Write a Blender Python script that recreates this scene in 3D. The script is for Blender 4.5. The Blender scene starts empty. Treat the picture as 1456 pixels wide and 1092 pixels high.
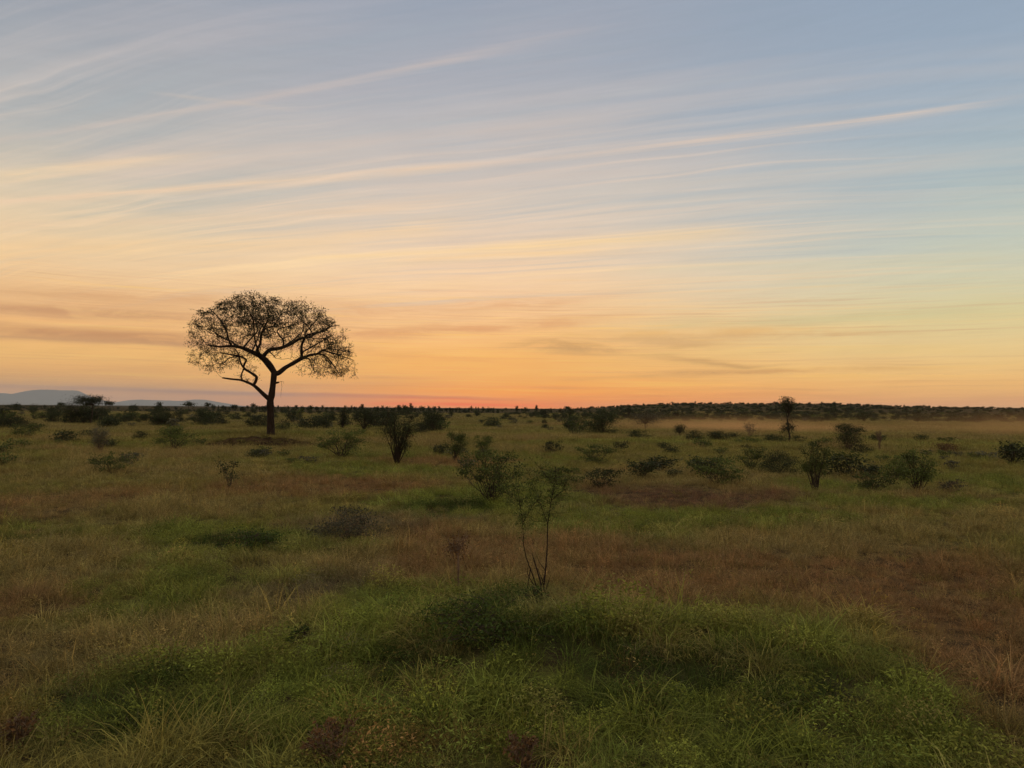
import bpy, math, random
import numpy as np
from mathutils import Vector, Matrix, Euler, noise, kdtree

random.seed(7)
S = bpy.context.scene
COL = S.collection
R = math.radians

def lin(c):
    out = []
    for v in c[:3]:
        v = v / 255.0
        out.append(v / 12.92 if v <= 0.04045 else ((v + 0.055) / 1.055) ** 2.4)
    return (out[0], out[1], out[2], 1.0)

# ------------------------------------------------------------------ camera
F = 1093.0
EYE = 2.6
HOR = 580.5
ROLL = 0.0075
PITCH = math.atan((HOR - 546.0) / F)
CAM_M = Matrix.Rotation(R(90) + PITCH, 3, 'X') @ Matrix.Rotation(ROLL, 3, 'Z')
cam_d = bpy.data.cameras.new("camera")
cam = bpy.data.objects.new("camera", cam_d)
COL.objects.link(cam)
cam.matrix_world = Matrix.Translation((0, 0, EYE)) @ CAM_M.to_4x4()
cam_d.sensor_width = 36.0
cam_d.lens = 36.0 * F / 1456.0
cam_d.clip_start = 0.1
cam_d.clip_end = 90000.0
S.camera = cam

def ray(px, py):
    d = CAM_M @ Vector(((px - 728.0) / F, -(py - 546.0) / F, -1.0))
    return d

def smooth(a, b, x):
    t = min(1.0, max(0.0, (x - a) / (b - a)))
    return t * t * (3 - 2 * t)

def hgt(x, y):
    """terrain height of the savanna"""
    r = math.hypot(x, y)
    h = 0.0
    fade = 1.0 - smooth(200, 900, r)
    h += 0.10 * fade * noise.noise((x * 0.16, y * 0.16, 3.1))
    h += 0.05 * (1 - smooth(30, 80, r)) * noise.noise((x * 0.55, y * 0.55, 9.0))
    # the low green hump in front of the viewer
    h += 0.30 * math.exp(-((x - 0.45) / 3.2) ** 2 - ((y - 8.3) / 1.5) ** 2)
    # slight swell the tall tree stands on
    h += 0.25 * math.exp(-((x + 22.5) / 7.0) ** 2 - ((y - 70) / 6.0) ** 2)
    # low wooded rise on the right
    if y > 60:
        a = math.atan2(x, y)
        w = math.exp(-((a - 0.25) / 0.16) ** 2) + 0.62 * smooth(0.25, 0.42, a)
        h += 8.2 * min(1.0, w) * smooth(170, 800, r) * (1 - 0.6 * smooth(2500, 6000, r))
        wl = smooth(-0.45, -0.7, a)
        h += 1.0 * wl * smooth(250, 800, r)
    return h

def ground(px, py):
    d = ray(px, py)
    if d.z >= -1e-4:
        return None
    t = -EYE / d.z
    for _ in range(6):
        x, y = d.x * t, d.y * t
        t = (hgt(x, y) - EYE) / d.z
        if t <= 0: t = -EYE / d.z; break
    return Vector((d.x * t, d.y * t, hgt(d.x * t, d.y * t)))

def at_dist(px, dist):
    """ground point below image column px at the given forward distance"""
    d = ray(px, HOR)
    x = d.x / d.y * dist
    return Vector((x, dist, hgt(x, dist)))

# ------------------------------------------------------------------ helpers
def tag(o, label=None, cat=None, group=None, kind=None):
    if label: o['label'] = label
    if cat: o['category'] = cat
    if group: o['group'] = group
    if kind: o['kind'] = kind
    return o

def mesh_obj(name, V, Fc, mat, parent=None, loc=None, smooth_sh=False, mats=None, midx=None, attr=None):
    me = bpy.data.meshes.new(name)
    me.from_pydata([tuple(v) for v in V], [], [tuple(f) for f in Fc])
    if mats:
        for m in mats: me.materials.append(m)
        me.polygons.foreach_set('material_index', midx)
    elif mat:
        me.materials.append(mat)
    if attr is not None:
        for an, vals in attr.items():
            a = me.attributes.new(an, 'FLOAT', 'POINT')
            a.data.foreach_set('value', np.asarray(vals, dtype=np.float32))
    if smooth_sh:
        me.polygons.foreach_set('use_smooth', [True] * len(me.polygons))
    me.update()
    o = bpy.data.objects.new(name, me)
    COL.objects.link(o)
    if parent: o.parent = parent
    if loc is not None: o.location = loc
    return o

def empty(name, loc):
    o = bpy.data.objects.new(name, None)
    o.empty_display_size = 0.2
    COL.objects.link(o)
    o.location = loc
    return o

def copy_thing(o, loc, rz, sc, parent=None):
    c = o.copy(); COL.objects.link(c)
    if parent is not None: c.parent = parent
    else:
        c.location = loc; c.rotation_euler = (0, 0, rz); c.scale = sc
    for ch in list(o.children): copy_thing(ch, None, 0, None, c)
    return c

class Geo:
    def __init__(s): s.V = []; s.F = []; s.a = []
    def tube(s, pts, rad, n=6, cap=True):
        pts = [Vector(p) for p in pts]
        base = len(s.V)
        up = Vector((0.13, 0.9, 0.21)).normalized()
        for i, p in enumerate(pts):
            t = (pts[min(i + 1, len(pts) - 1)] - pts[max(i - 1, 0)])
            if t.length < 1e-9: t = Vector((0, 0, 1))
            t.normalize()
            u = t.cross(up)
            if u.length < 1e-3: u = t.cross(Vector((1, 0, 0)))
            u.normalize(); v = t.cross(u)
            for k in range(n):
                a = 2 * math.pi * k / n
                s.V.append(p + (u * math.cos(a) + v * math.sin(a)) * rad[i])
        for i in range(len(pts) - 1):
            for k in range(n):
                a = base + i * n + k; b = base + i * n + (k + 1) % n
                s.F.append((a, b, b + n, a + n))
        if cap:
            s.F.append(tuple(base + (len(pts) - 1) * n + k for k in range(n)))
    def leaf(s, p, size, rnd, asp=0.55, val=None, flat=0.0):
        d = Vector((rnd.gauss(0, 1), rnd.gauss(0, 1), rnd.gauss(0, 1) * (1 - flat)))
        if d.length < 1e-3: d = Vector((1, 0, 0))
        d.normalize()
        e = Vector((rnd.gauss(0, 1), rnd.gauss(0, 1), rnd.gauss(0, 1)))
        e = d.cross(e)
        if e.length < 1e-3: e = d.cross(Vector((0, 0, 1)))
        e.normalize()
        L = size * rnd.uniform(0.7, 1.3); w = L * asp * 0.5
        b = len(s.V)
        nrm = d.cross(e) * (0.12 * L)
        s.V += [p, p + d * L * 0.45 + e * w + nrm, p + d * L, p + d * L * 0.45 - e * w + nrm]
        s.F.append((b, b + 1, b + 2, b + 3))
        v = rnd.random() if val is None else val
        s.a += [v] * 4

# ------------------------------------------------------------------ node DSL
class NT:
    def __init__(s, tree): s.t = tree; s.n = tree.nodes; s.l = tree.links
    def new(s, typ, **kw):
        n = s.n.new(typ)
        for k, v in kw.items(): setattr(n, k, v)
        return n
    def put(s, sock, v):
        if isinstance(v, Sk): s.l.new(v.s, sock)
        elif isinstance(v, bpy.types.NodeSocket): s.l.new(v, sock)
        else: sock.default_value = v
    def m(s, op, a, b=None, c=None, clamp=False):
        n = s.new('ShaderNodeMath', operation=op); n.use_clamp = clamp
        s.put(n.inputs[0], a)
        if b is not None: s.put(n.inputs[1], b)
        if c is not None: s.put(n.inputs[2], c)
        return Sk(s, n.outputs[0])
    def xyz(s, x, y, z):
        n = s.new('ShaderNodeCombineXYZ')
        for i, v in enumerate((x, y, z)): s.put(n.inputs[i], v)
        return n.outputs[0]
    def noise(s, vec, scale=1.0, detail=4.0, rough=0.55, dist=0.0):
        n = s.new('ShaderNodeTexNoise'); n.noise_dimensions = '3D'
        s.put(n.inputs['Vector'], vec)
        n.inputs['Scale'].default_value = scale; n.inputs['Detail'].default_value = detail
        n.inputs['Roughness'].default_value = rough; n.inputs['Distortion'].default_value = dist
        return Sk(s, n.outputs[0])
    def mr(s, v, a, b, c=0.0, d=1.0, smoothstep=True):
        n = s.new('ShaderNodeMapRange'); n.interpolation_type = 'SMOOTHSTEP' if smoothstep else 'LINEAR'
        n.clamp = True
        s.put(n.inputs[0], v)
        for i, q in enumerate((a, b, c, d)): s.put(n.inputs[1 + i], q)
        return Sk(s, n.outputs[0])
    def mix(s, f, a, b, blend='MIX'):
        n = s.new('ShaderNodeMix'); n.data_type = 'RGBA'; n.blend_type = blend; n.clamp_factor = True
        s.put(n.inputs[0], f)
        s.put(n.inputs[6], a); s.put(n.inputs[7], b)
        return n.outputs[2]
    def ramp(s, f, stops, interp='LINEAR'):
        n = s.new('ShaderNodeValToRGB'); cr = n.color_ramp; cr.interpolation = interp
        stops = sorted(stops)
        cr.elements[0].position = stops[0][0]; cr.elements[0].color = stops[0][1]
        cr.elements[1].position = stops[-1][0]; cr.elements[1].color = stops[-1][1]
        for p, c in stops[1:-1]:
            e = cr.elements.new(p); e.color = c
        s.put(n.inputs[0], f)
        return n.outputs[0]

class Sk:
    def __init__(s, nt, sock): s.nt = nt; s.s = sock
    def __add__(s, o): return s.nt.m('ADD', s, o)
    __radd__ = __add__
    def __sub__(s, o): return s.nt.m('SUBTRACT', s, o)
    def __rsub__(s, o): return s.nt.m('SUBTRACT', o, s)
    def __mul__(s, o): return s.nt.m('MULTIPLY', s, o)
    __rmul__ = __mul__
    def __truediv__(s, o): return s.nt.m('DIVIDE', s, o)
    def __neg__(s): return s.nt.m('MULTIPLY', s, -1.0)

# ------------------------------------------------------------------ sky
SUN_AZ = math.degrees(math.atan((650 - 728) / F))       # afterglow, a little left of the middle
def build_world():
    w = bpy.data.worlds.new("World"); S.world = w
    w.use_nodes = True
    w.cycles.sampling_method = 'MANUAL'; w.cycles.sample_map_resolution = 1024
    nt = NT(w.node_tree); nt.n.clear()
    tc = nt.new('ShaderNodeTexCoord')
    sp = nt.new('ShaderNodeSeparateXYZ'); nt.l.new(tc.outputs['Generated'], sp.inputs[0])
    X, Y, Z = (Sk(nt, sp.outputs[i]) for i in range(3))
    deg = 180.0 / math.pi
    az = nt.m('ARCTAN2', X, Y) * deg
    hor = nt.m('SQRT', X * X + Y * Y)
    el = nt.m('ARCTAN2', Z, hor) * deg
    # slow waviness so that layers are never ruler-straight
    warp_v = nt.xyz(az * 0.045, el * 0.10, 1.7)
    wn = nt.noise(warp_v, 1.0, 3.0, 0.5) - 0.5
    elw = el + wn * nt.mr(el, 0.5, 12.0, 0.5, 4.0)
    # ---- clear-air gradients toward the afterglow, to its left, its right, and a brightened one behind
    def rp(stops):
        # stops in degrees; the ramp runs on sqrt(el/90) to give the low sky room
        f = nt.m('SQRT', nt.m('DIVIDE', nt.m('MAXIMUM', elw, 0.0), 90.0))
        return nt.ramp(f, [(math.sqrt(max(e, 0) / 90.0), lin(c)) for e, c in stops])
    high = [(34, (160, 165, 176)), (50, (208, 200, 190)), (90, (232, 222, 206))]  # sky above the frame, brightened to throw more light on the ground
    centre = rp([(0, (232, 130, 66)), (0.6, (242, 142, 62)), (1.2, (252, 160, 62)), (2.1, (253, 178, 80)), (3.6, (253, 186, 96)),
                 (5.2, (250, 193, 124)), (7.4, (246, 201, 152)), (9.6, (244, 208, 170)), (12.2, (230, 205, 180)), (15, (210, 198, 185)),
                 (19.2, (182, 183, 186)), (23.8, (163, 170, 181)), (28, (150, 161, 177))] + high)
    left = rp([(0, (192, 150, 120)), (0.7, (210, 156, 112)), (1.4, (222, 164, 100)), (2.3, (242, 178, 100)), (3.6, (249, 190, 112)),
               (5.4, (244, 188, 124)), (7.6, (241, 195, 142)), (9.4, (238, 204, 160)), (11.6, (226, 203, 168)), (13.8, (204, 194, 174)),
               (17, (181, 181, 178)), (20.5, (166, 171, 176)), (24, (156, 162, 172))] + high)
    right = rp([(0, (202, 156, 124)), (0.8, (224, 168, 112)), (1.8, (242, 187, 114)), (3.0, (243, 201, 130)), (4.6, (235, 208, 148)),
                (6.2, (222, 208, 154)), (8.4, (210, 207, 176)), (11, (192, 200, 188)), (14, (172, 187, 190)), (18, (161, 177, 190)),
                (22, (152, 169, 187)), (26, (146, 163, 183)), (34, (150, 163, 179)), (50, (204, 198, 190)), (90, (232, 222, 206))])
    back = rp([(0, (170, 140, 136)), (3, (205, 168, 156)), (8, (236, 206, 182)), (16, (234, 212, 192)), (30, (230, 216, 200)), (90, (232, 222, 206))])  # unseen sky behind the camera, brightened and warmed to light the ground
    c = nt.mix(nt.mr(az, -4.0, -30.0, 0, 1), centre, left)
    c = nt.mix(nt.mr(az, -2.0, 33.0, 0, 1), c, right)
    aaz = nt.m('ABSOLUTE', az - SUN_AZ)
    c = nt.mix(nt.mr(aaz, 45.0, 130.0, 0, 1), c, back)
    # ---- high cirrus: a flat sheet of cloud overhead, drawn out along the wind
    zc = nt.m('MAXIMUM', Z, 0.03)
    PX, PY = X / zc, Y / zc
    wa = math.atan2(-0.30, 1.0)
    U = PX * math.cos(wa) + PY * math.sin(wa)
    W = PX * (-math.sin(wa)) + PY * math.cos(wa)
    bend = nt.noise(nt.xyz(U * 0.35, W * 0.6, 0.0), 1.0, 2.0, 0.5) - 0.5
    W2 = W + bend * 0.35 + U * U * (-0.03)
    n1 = nt.noise(nt.xyz(U * 0.22, W2 * 2.6, 4.0), 1.0, 5.0, 0.6)
    n2 = nt.noise(nt.xyz(U * 0.55, W2 * 7.0, 8.0), 1.0, 4.0, 0.6)
    n3 = nt.noise(nt.xyz(U * 0.5, W2 * 0.9, 2.0), 1.0, 3.0, 0.5)
    ci = nt.mr(n1 * 0.62 + n2 * 0.38, 0.42, 0.68) * nt.mr(n3, 0.36, 0.62, 0.35, 1.0)
    # cloud tint follows its height over the glow
    tint = nt.ramp(nt.m('SQRT', nt.m('DIVIDE', nt.m('MAXIMUM', el, 0.0), 90.0)),
                   [(math.sqrt(e / 90.0), lin(cc)) for e, cc in [(0, (255, 170, 90)), (5, (255, 196, 118)), (10, (255, 220, 170)),
                    (14, (246, 216, 186)), (20, (210, 198, 190)), (28, (172, 172, 182)), (60, (140, 150, 172))]])
    tint = nt.mix(nt.mr(az, 5.0, 38.0, 0, 0.6), tint, c)
    c = nt.mix(ci * nt.mr(el, 4.0, 13.0, 0.15, 0.55), c, tint)
    lW = nt.m('LOGARITHM', nt.m('MAXIMUM', W2 + 0.4, 0.05), math.e)
    q1 = nt.m('DIVIDE', U, nt.m('MAXIMUM', W2 + 0.4, 0.05))
    lWb = lW + (nt.noise(nt.xyz(q1 * 1.3, lW * 1.2, 61.0), 1.0, 3.0, 0.5) - 0.5) * 0.22
    s1 = nt.noise(nt.xyz(q1 * 0.42, lWb * 9.0, 65.0), 1.0, 4.0, 0.62)
    s2 = nt.noise(nt.xyz(q1 * 0.75, lWb * 30.0, 71.0), 1.0, 4.0, 0.62)
    s3 = nt.noise(nt.xyz(q1 * 1.1, lWb * 1.8, 75.0), 1.0, 3.0, 0.5)
    patchy = nt.mr(s3, 0.38, 0.60, 0.25, 1.0) * nt.mr(az, 14.0, 34.0, 1.0, 0.45)
    st = nt.mr(s1 * 0.5 + s2 * 0.5, 0.48, 0.64) * patchy
    sg = nt.mr(s1 * 0.55 + s2 * 0.45, 0.48, 0.36) * patchy
    mid = nt.mr(el, 5.0, 9.0) * nt.mr(el, 24.0, 15.0, 0.35, 1.0)
    c = nt.mix(st * mid * 0.85, c, tint)
    c = nt.mix(sg * mid * 0.36, c, lin((172, 182, 186)))
    # blue-grey gaps
    gap = nt.mr(n1 * 0.5 + n2 * 0.5, 0.47, 0.33) * nt.mr(el, 5.0, 12.0, 0.0, 0.28)
    c = nt.mix(gap, c, lin((150, 166, 178)))
    # ---- drawn-out contrails and streamers, each one a thin curve in that sheet
    def plane(px, py):
        d = ray(px, py); return d.x / d.z, d.y / d.z
    def uw(px, py):
        x, y = plane(px, py)
        return x * math.cos(wa) + y * math.sin(wa), -x * math.sin(wa) + y * math.cos(wa)
    wob = (nt.noise(nt.xyz(U * 1.2, W * 0.3, 11.0), 1.0, 3.0, 0.5) - 0.5)
    brk = nt.noise(nt.xyz(U * 1.1, W * 9.0, 15.0), 1.0, 4.0, 0.6)
    fibre = nt.noise(nt.xyz(U * 2.2, W * 45.0 + U * 3.0, 19.0), 1.0, 4.0, 0.65)
    def trail(pts, width, strength, col, soft_below=1.0, ends=0.35):
        P = np.array([uw(*p) for p in pts])
        k = np.polyfit(P[:, 0], P[:, 1], min(3, len(pts) - 1))
        u0, u1 = P[:, 0].min(), P[:, 0].max()
        curve = None
        for q in k:
            curve = float(q) if curve is None else (U * curve + float(q) if not isinstance(curve, Sk) else curve * U + float(q))
        dlt = W - curve + wob * (width * 1.2)
        # W grows away from the viewer (lower in the picture): softer on that side
        wd = nt.m('ADD', width, nt.m('MULTIPLY', nt.m('GREATER_THAN', dlt, 0.0), width * (soft_below - 1.0)))
        g = dlt / wd
        g = nt.m('EXPONENT', -(g * g))
        e = nt.mr(U, u0 - ends, u0 + ends) * nt.mr(U, u1 + ends, u1 - ends)
        return g * e * nt.mr(brk, 0.28, 0.6, 0.40, 1.0) * nt.mr(fibre, 0.3, 0.62, 0.55, 1.0) * strength, col
    T = [
        ([(-40, 204), (90, 186), (200, 166), (300, 150), (345, 143), (430, 128), (560, 100), (740, 62)], 0.020, 0.55, (212, 194, 182), 1.6),
        ([(345, 143), (430, 128), (560, 100), (740, 62), (900, 34)], 0.12, 0.35, (188, 180, 184), 2.4),
        ([(230, 133), (300, 141), (350, 147), (405, 154)], 0.018, 0.45, (206, 192, 180), 1.5, 0.08),
        ([(-60, 258), (60, 243), (130, 236), (260, 222)], 0.055, 0.85, (250, 216, 170), 1.5),
        ([(100, 238), (260, 220), (440, 205), (700, 188), (900, 172)], 0.14, 0.42, (210, 192, 180), 2.2),
        ([(-60, 290), (120, 278), (300, 264), (500, 248), (728, 229), (900, 210), (1100, 186), (1300, 160), (1380, 149)], 0.020, 0.62, (230, 204, 182), 2.8, 0.25),
        ([(500, 262), (728, 243), (900, 226), (1100, 200)], 0.16, 0.30, (206, 190, 180), 1.6),
        ([(640, 286), (800, 272), (960, 258), (1120, 246), (1300, 232), (1420, 219)], 0.045, 0.60, (204, 196, 186), 2.6),
        ([(900, 290), (1000, 281), (1080, 274)], 0.04, 0.42, (218, 204, 186), 1.4),
        ([(700, 352), (900, 337), (1050, 329)], 0.16, 0.45, (250, 212, 150), 1.6),
        ([(60, 340), (250, 348), (420, 344), (560, 330), (640, 318)], 0.18, 0.55, (252, 212, 158), 1.4),
        ([(-60, 372), (60, 352), (180, 352)], 0.18, 0.5, (252, 208, 148), 1.5),
        ([(560, 372), (728, 362), (860, 356)], 0.10, 0.45, (252, 208, 142), 1.3),
        ([(900, 386), (1100, 376), (1300, 372), (1456, 366)], 0.14, 0.35, (222, 208, 168), 1.5),
        ([(-60, 290), (120, 278), (300, 264), (500, 248), (640, 237)], 0.040, 0.55, (246, 210, 168), 1.8, 0.3),
        ([(300, 300), (520, 289), (700, 274)], 0.07, 0.45, (232, 204, 176), 1.6),
        ([(-40, 318), (200, 314), (420, 304), (600, 293)], 0.08, 0.45, (240, 206, 168), 1.5),
        ([(420, 366), (640, 357), (820, 345), (1000, 332)], 0.06, 0.5, (255, 216, 150), 1.4),
        ([(500, 352), (700, 340), (860, 332)], 0.05, 0.35, (186, 180, 176), 1.4),
        ([(540, 374), (760, 368), (960, 358)], 0.06, 0.30, (196, 184, 170), 1.4),
        ([(1150, 322), (1300, 312), (1456, 306)], 0.06, 0.28, (200, 200, 188), 1.5),
    ]
    for t in T:
        f, col = trail(*t[:3], t[3], *(t[4:]))
        c = nt.mix(f, c, lin(col))
    # ---- layered cloud near the horizon (azimuth / elevation bands)
    def ae(px, py):
        d = ray(px, py)
        return math.degrees(math.atan2(d.x, d.y)), math.degrees(math.atan2(d.z, math.hypot(d.x, d.y)))
    lw = (nt.noise(nt.xyz(az * 0.10, el * 0.5, 21.0), 1.0, 4.0, 0.55) - 0.5)
    elr = el + az * 0.006 + lw * 0.35
    ls = nt.noise(nt.xyz(az * 0.06, elr * 3.4, 31.0), 1.0, 5.0, 0.66)
    lf = nt.noise(nt.xyz(az * 0.09, elr * 9.0, 33.0), 1.0, 4.0, 0.6)
    ls2 = nt.noise(nt.xyz(az * 0.15, el * 1.1 + lw * 2.0, 37.0), 1.0, 7.0, 0.66, 0.5)
    low = nt.mr(el, 11.0, 6.0) * nt.mr(el, 0.1, 1.2)
    c = nt.mix(low * nt.mr(ls, 0.52, 0.70) * 0.34, c, lin((206, 148, 100)))
    c = nt.mix(low * nt.mr(ls, 0.46, 0.30) * 0.50 * nt.mr(aaz, 40.0, 8.0, 0.4, 1.0), c, lin((255, 200, 96)))
    lowr = low * nt.mr(az, 8.0, 30.0, 1.0, 0.35)
    c = nt.mix(lowr * nt.mr(lf, 0.52, 0.68) * 0.30, c, lin((214, 140, 84)))
    c = nt.mix(lowr * nt.mr(lf, 0.46, 0.32) * 0.32, c, lin((255, 214, 124)))
    def band(x0, y0, x1, y1, half_w, half_h, strength, col, warp=0.6, ridge=0.0, tex=0.6):
        """cloud bank centred on the line (x0,y0)-(x1,y1) of the photograph, as directions in the sky"""
        a0, e0 = ae(x0, y0); a1, e1 = ae(x1, y1)
        am = 0.5 * (a0 + a1); sl = (e1 - e0) / (a1 - a0)
        d = el - (e0 + 0.0) - (az - a0) * sl + lw * warp
        hh = half_h * 0.0524
        g = nt.m('EXPONENT', -((d / hh) * (d / hh)))
        ww = half_w * 0.047
        q = (az - am) / ww
        g = g * nt.m('EXPONENT', -(q * q * q * q))
        if tex: g = g * nt.mr(ls2, 0.5 - 0.22 * tex, 0.5 + 0.15 * tex, 1.0 - tex, 1.0)
        return g * strength, col
    Bn = [
        (0, 414, 300, 430, 340, 10, 0.65, (218, 164, 114), 1.4, 0, .5),
        (0, 466, 300, 486, 270, 9, 0.95, (200, 142, 94), 0.9, 0, 0.35),
        (0, 478, 330, 492, 300, 4, 0.6, (190, 136, 98), 0.9, 0, 0.4),
        (0, 438, 260, 452, 290, 7, 0.90, (206, 150, 104), 1.0, 0, 0.5),
        (0, 452, 300, 460, 300, 3, 0.55, (252, 192, 120), 0.8, 0, 0.6),
        (0, 500, 280, 512, 330, 14, 0.45, (248, 194, 108), 0.7),
        (0, 530, 300, 524, 380, 6, 0.35, (222, 160, 96), 0.6),
        (540, 446, 760, 432, 220, 10, 0.75, (226, 168, 118), 2.2, 0, .8),
        (500, 476, 760, 462, 260, 7, 0.75, (220, 156, 104), 1.8, 0, .8),
        (500, 500, 700, 512, 200, 6, 0.35, (226, 158, 90), 1.0),
        (770, 494, 960, 492, 160, 10, 0.85, (200, 152, 94), 2.6, 0, 0.9),
        (900, 478, 1180, 476, 230, 6, 0.8, (214, 168, 112), 2.2, 0, 0.9),
        (870, 474, 1100, 470, 230, 5, 0.55, (244, 190, 112), 0.8),
        (960, 512, 1060, 522, 110, 7, 0.75, (202, 154, 92), 2.8, 0, 0.9),
        (900, 536, 1200, 526, 240, 3, 0.70, (208, 152, 90), 1.2, 0, 0.7),
        (1000, 500, 1300, 496, 260, 6, 0.35, (246, 206, 124), 0.8),
        (980, 462, 1250, 450, 260, 7, 0.35, (196, 188, 140), 1.0),
        (0, 549, 380, 560, 420, 2.6, 0.62, (178, 128, 108), 0.35, 0, 0.3),
        (250, 557, 640, 567, 330, 3.6, 0.66, (172, 124, 108), 0.35, 0, 0.35),
        (0, 562, 360, 570, 420, 6, 0.40, (206, 150, 118), 0.3),
        (520, 564, 740, 571, 190, 2.4, 0.75, (224, 92, 48), 0.3, 0, 0.5),
        (560, 574, 740, 576, 150, 2.6, 0.95, (244, 84, 34), 0.2, 0, 0.4),
        (480, 548, 900, 552, 330, 2.2, 0.45, (232, 150, 76), 0.4, 0, 0.6),
        (560, 538, 900, 540, 300, 2.2, 0.40, (236, 160, 80), 0.4, 0, 0.6),
        (420, 556, 640, 561, 190, 1.8, 0.60, (255, 176, 84), 0.25, 0, 0.4),
        (560, 568, 720, 571, 150, 1.8, 0.60, (255, 150, 70), 0.2, 0, 0.4),
        (740, 566, 1050, 560, 230, 3.2, 0.45, (226, 140, 86), 0.3),
        (760, 577, 1456, 572, 520, 6, 0.35, (208, 146, 112), 0.3),
    ]
    for b in Bn:
        f, col = band(*b)
        c = nt.mix(f, c, lin(col))
    # fine drawn-out fibres everywhere
    fb = nt.noise(nt.xyz(az * 0.16 + el * 0.10, el * 2.1 - az * 0.16, 51.0), 1.0, 5.0, 0.65) - 0.5
    fbs = nt.m('ADD', 1.0, fb * nt.mr(el, 1.0, 30.0, 0.20, 0.10))
    c2 = nt.new('ShaderNodeVectorMath', operation='SCALE'); nt.l.new(c, c2.inputs[0]); nt.put(c2.inputs['Scale'], fbs)
    c = c2.outputs[0]
    # below the horizon: dim earth
    c = nt.mix(nt.mr(el, -0.3, -1.5), c, (0.035, 0.03, 0.018, 1))
    # the sun has just gone under: Nishita air light on top
    sky = nt.new('ShaderNodeTexSky', sky_type='NISHITA')
    sky.sun_disc = False; sky.sun_elevation = R(0.4); sky.sun_rotation = R(SUN_AZ); sky.altitude = 300
    bg1 = nt.new('ShaderNodeBackground'); nt.l.new(c, bg1.inputs[0]); bg1.inputs[1].default_value = 1.0
    bg2 = nt.new('ShaderNodeBackground'); nt.l.new(sky.outputs[0], bg2.inputs[0]); bg2.inputs[1].default_value = 0.01
    ad = nt.new('ShaderNodeAddShader'); nt.l.new(bg1.outputs[0], ad.inputs[0]); nt.l.new(bg2.outputs[0], ad.inputs[1])
    out = nt.new('ShaderNodeOutputWorld'); nt.l.new(ad.outputs[0], out.inputs[0])
build_world()

sl = bpy.data.lights.new("sun", 'SUN'); sun = bpy.data.objects.new("sun", sl); COL.objects.link(sun)
sl.energy = 0.25; sl.angle = R(8.0); sl.color = (1.0, 0.5, 0.25)
sd = Vector((math.sin(R(SUN_AZ)) * math.cos(R(1.5)), math.cos(R(SUN_AZ)) * math.cos(R(1.5)), math.sin(R(1.5))))
sun.rotation_euler = sd.to_track_quat('Z', 'Y').to_euler()
sun.location = (0, 0, 60)

# ------------------------------------------------------------------ materials
def new_mat(name):
    m = bpy.data.materials.new(name); m.use_nodes = True
    nt = NT(m.node_tree); nt.n.clear()
    out = nt.new('ShaderNodeOutputMaterial')
    return m, nt, out

def leaf_shader(nt, out, colr, trans=0.25, rough=0.7, spec=0.15):
    p = nt.new('ShaderNodeBsdfPrincipled')
    nt.put(p.inputs['Base Color'], colr); p.inputs['Roughness'].default_value = rough
    p.inputs['Specular IOR Level'].default_value = spec
    t = nt.new('ShaderNodeBsdfTranslucent'); nt.put(t.inputs[0], colr)
    mx = nt.new('ShaderNodeMixShader'); mx.inputs[0].default_value = trans
    nt.l.new(p.outputs[0], mx.inputs[1]); nt.l.new(t.outputs[0], mx.inputs[2])
    nt.l.new(mx.outputs[0], out.inputs[0])

def foliage_mat(name, dark, light, trans=0.22):
    m, nt, out = new_mat(name)
    at = nt.new('ShaderNodeAttribute'); at.attribute_name = 'v'
    oi = nt.new('ShaderNodeObjectInfo')
    c = nt.mix(Sk(nt, at.outputs['Fac']), dark + (1,), light + (1,))
    f = Sk(nt, oi.outputs['Random']) * 0.5 + 0.75
    s = nt.new('ShaderNodeVectorMath', operation='SCALE'); nt.l.new(c, s.inputs[0]); nt.put(s.inputs['Scale'], f)
    leaf_shader(nt, out, s.outputs[0], trans)
    return m

def bark_mat(name, a, b, scale=6.0):
    m, nt, out = new_mat(name)
    tc = nt.new('ShaderNodeTexCoord')
    mp = nt.new('ShaderNodeMapping'); nt.l.new(tc.outputs['Object'], mp.inputs[0]); mp.inputs['Scale'].default_value = (1, 1, 0.3)
    n = nt.noise(mp.outputs[0], scale, 6.0, 0.65)
    p = nt.new('ShaderNodeBsdfPrincipled'); p.inputs['Roughness'].default_value = 0.9
    p.inputs['Specular IOR Level'].default_value = 0.1
    nt.l.new(nt.mix(nt.mr(n, 0.35, 0.65), a + (1,), b + (1,)), p.inputs['Base Color'])
    bp = nt.new('ShaderNodeBump'); bp.inputs['Strength'].default_value = 0.6; bp.inputs['Distance'].default_value = 0.05
    nt.put(bp.inputs['Height'], n); nt.l.new(bp.outputs[0], p.inputs['Normal'])
    nt.l.new(p.outputs[0], out.inputs[0])
    return m

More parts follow.
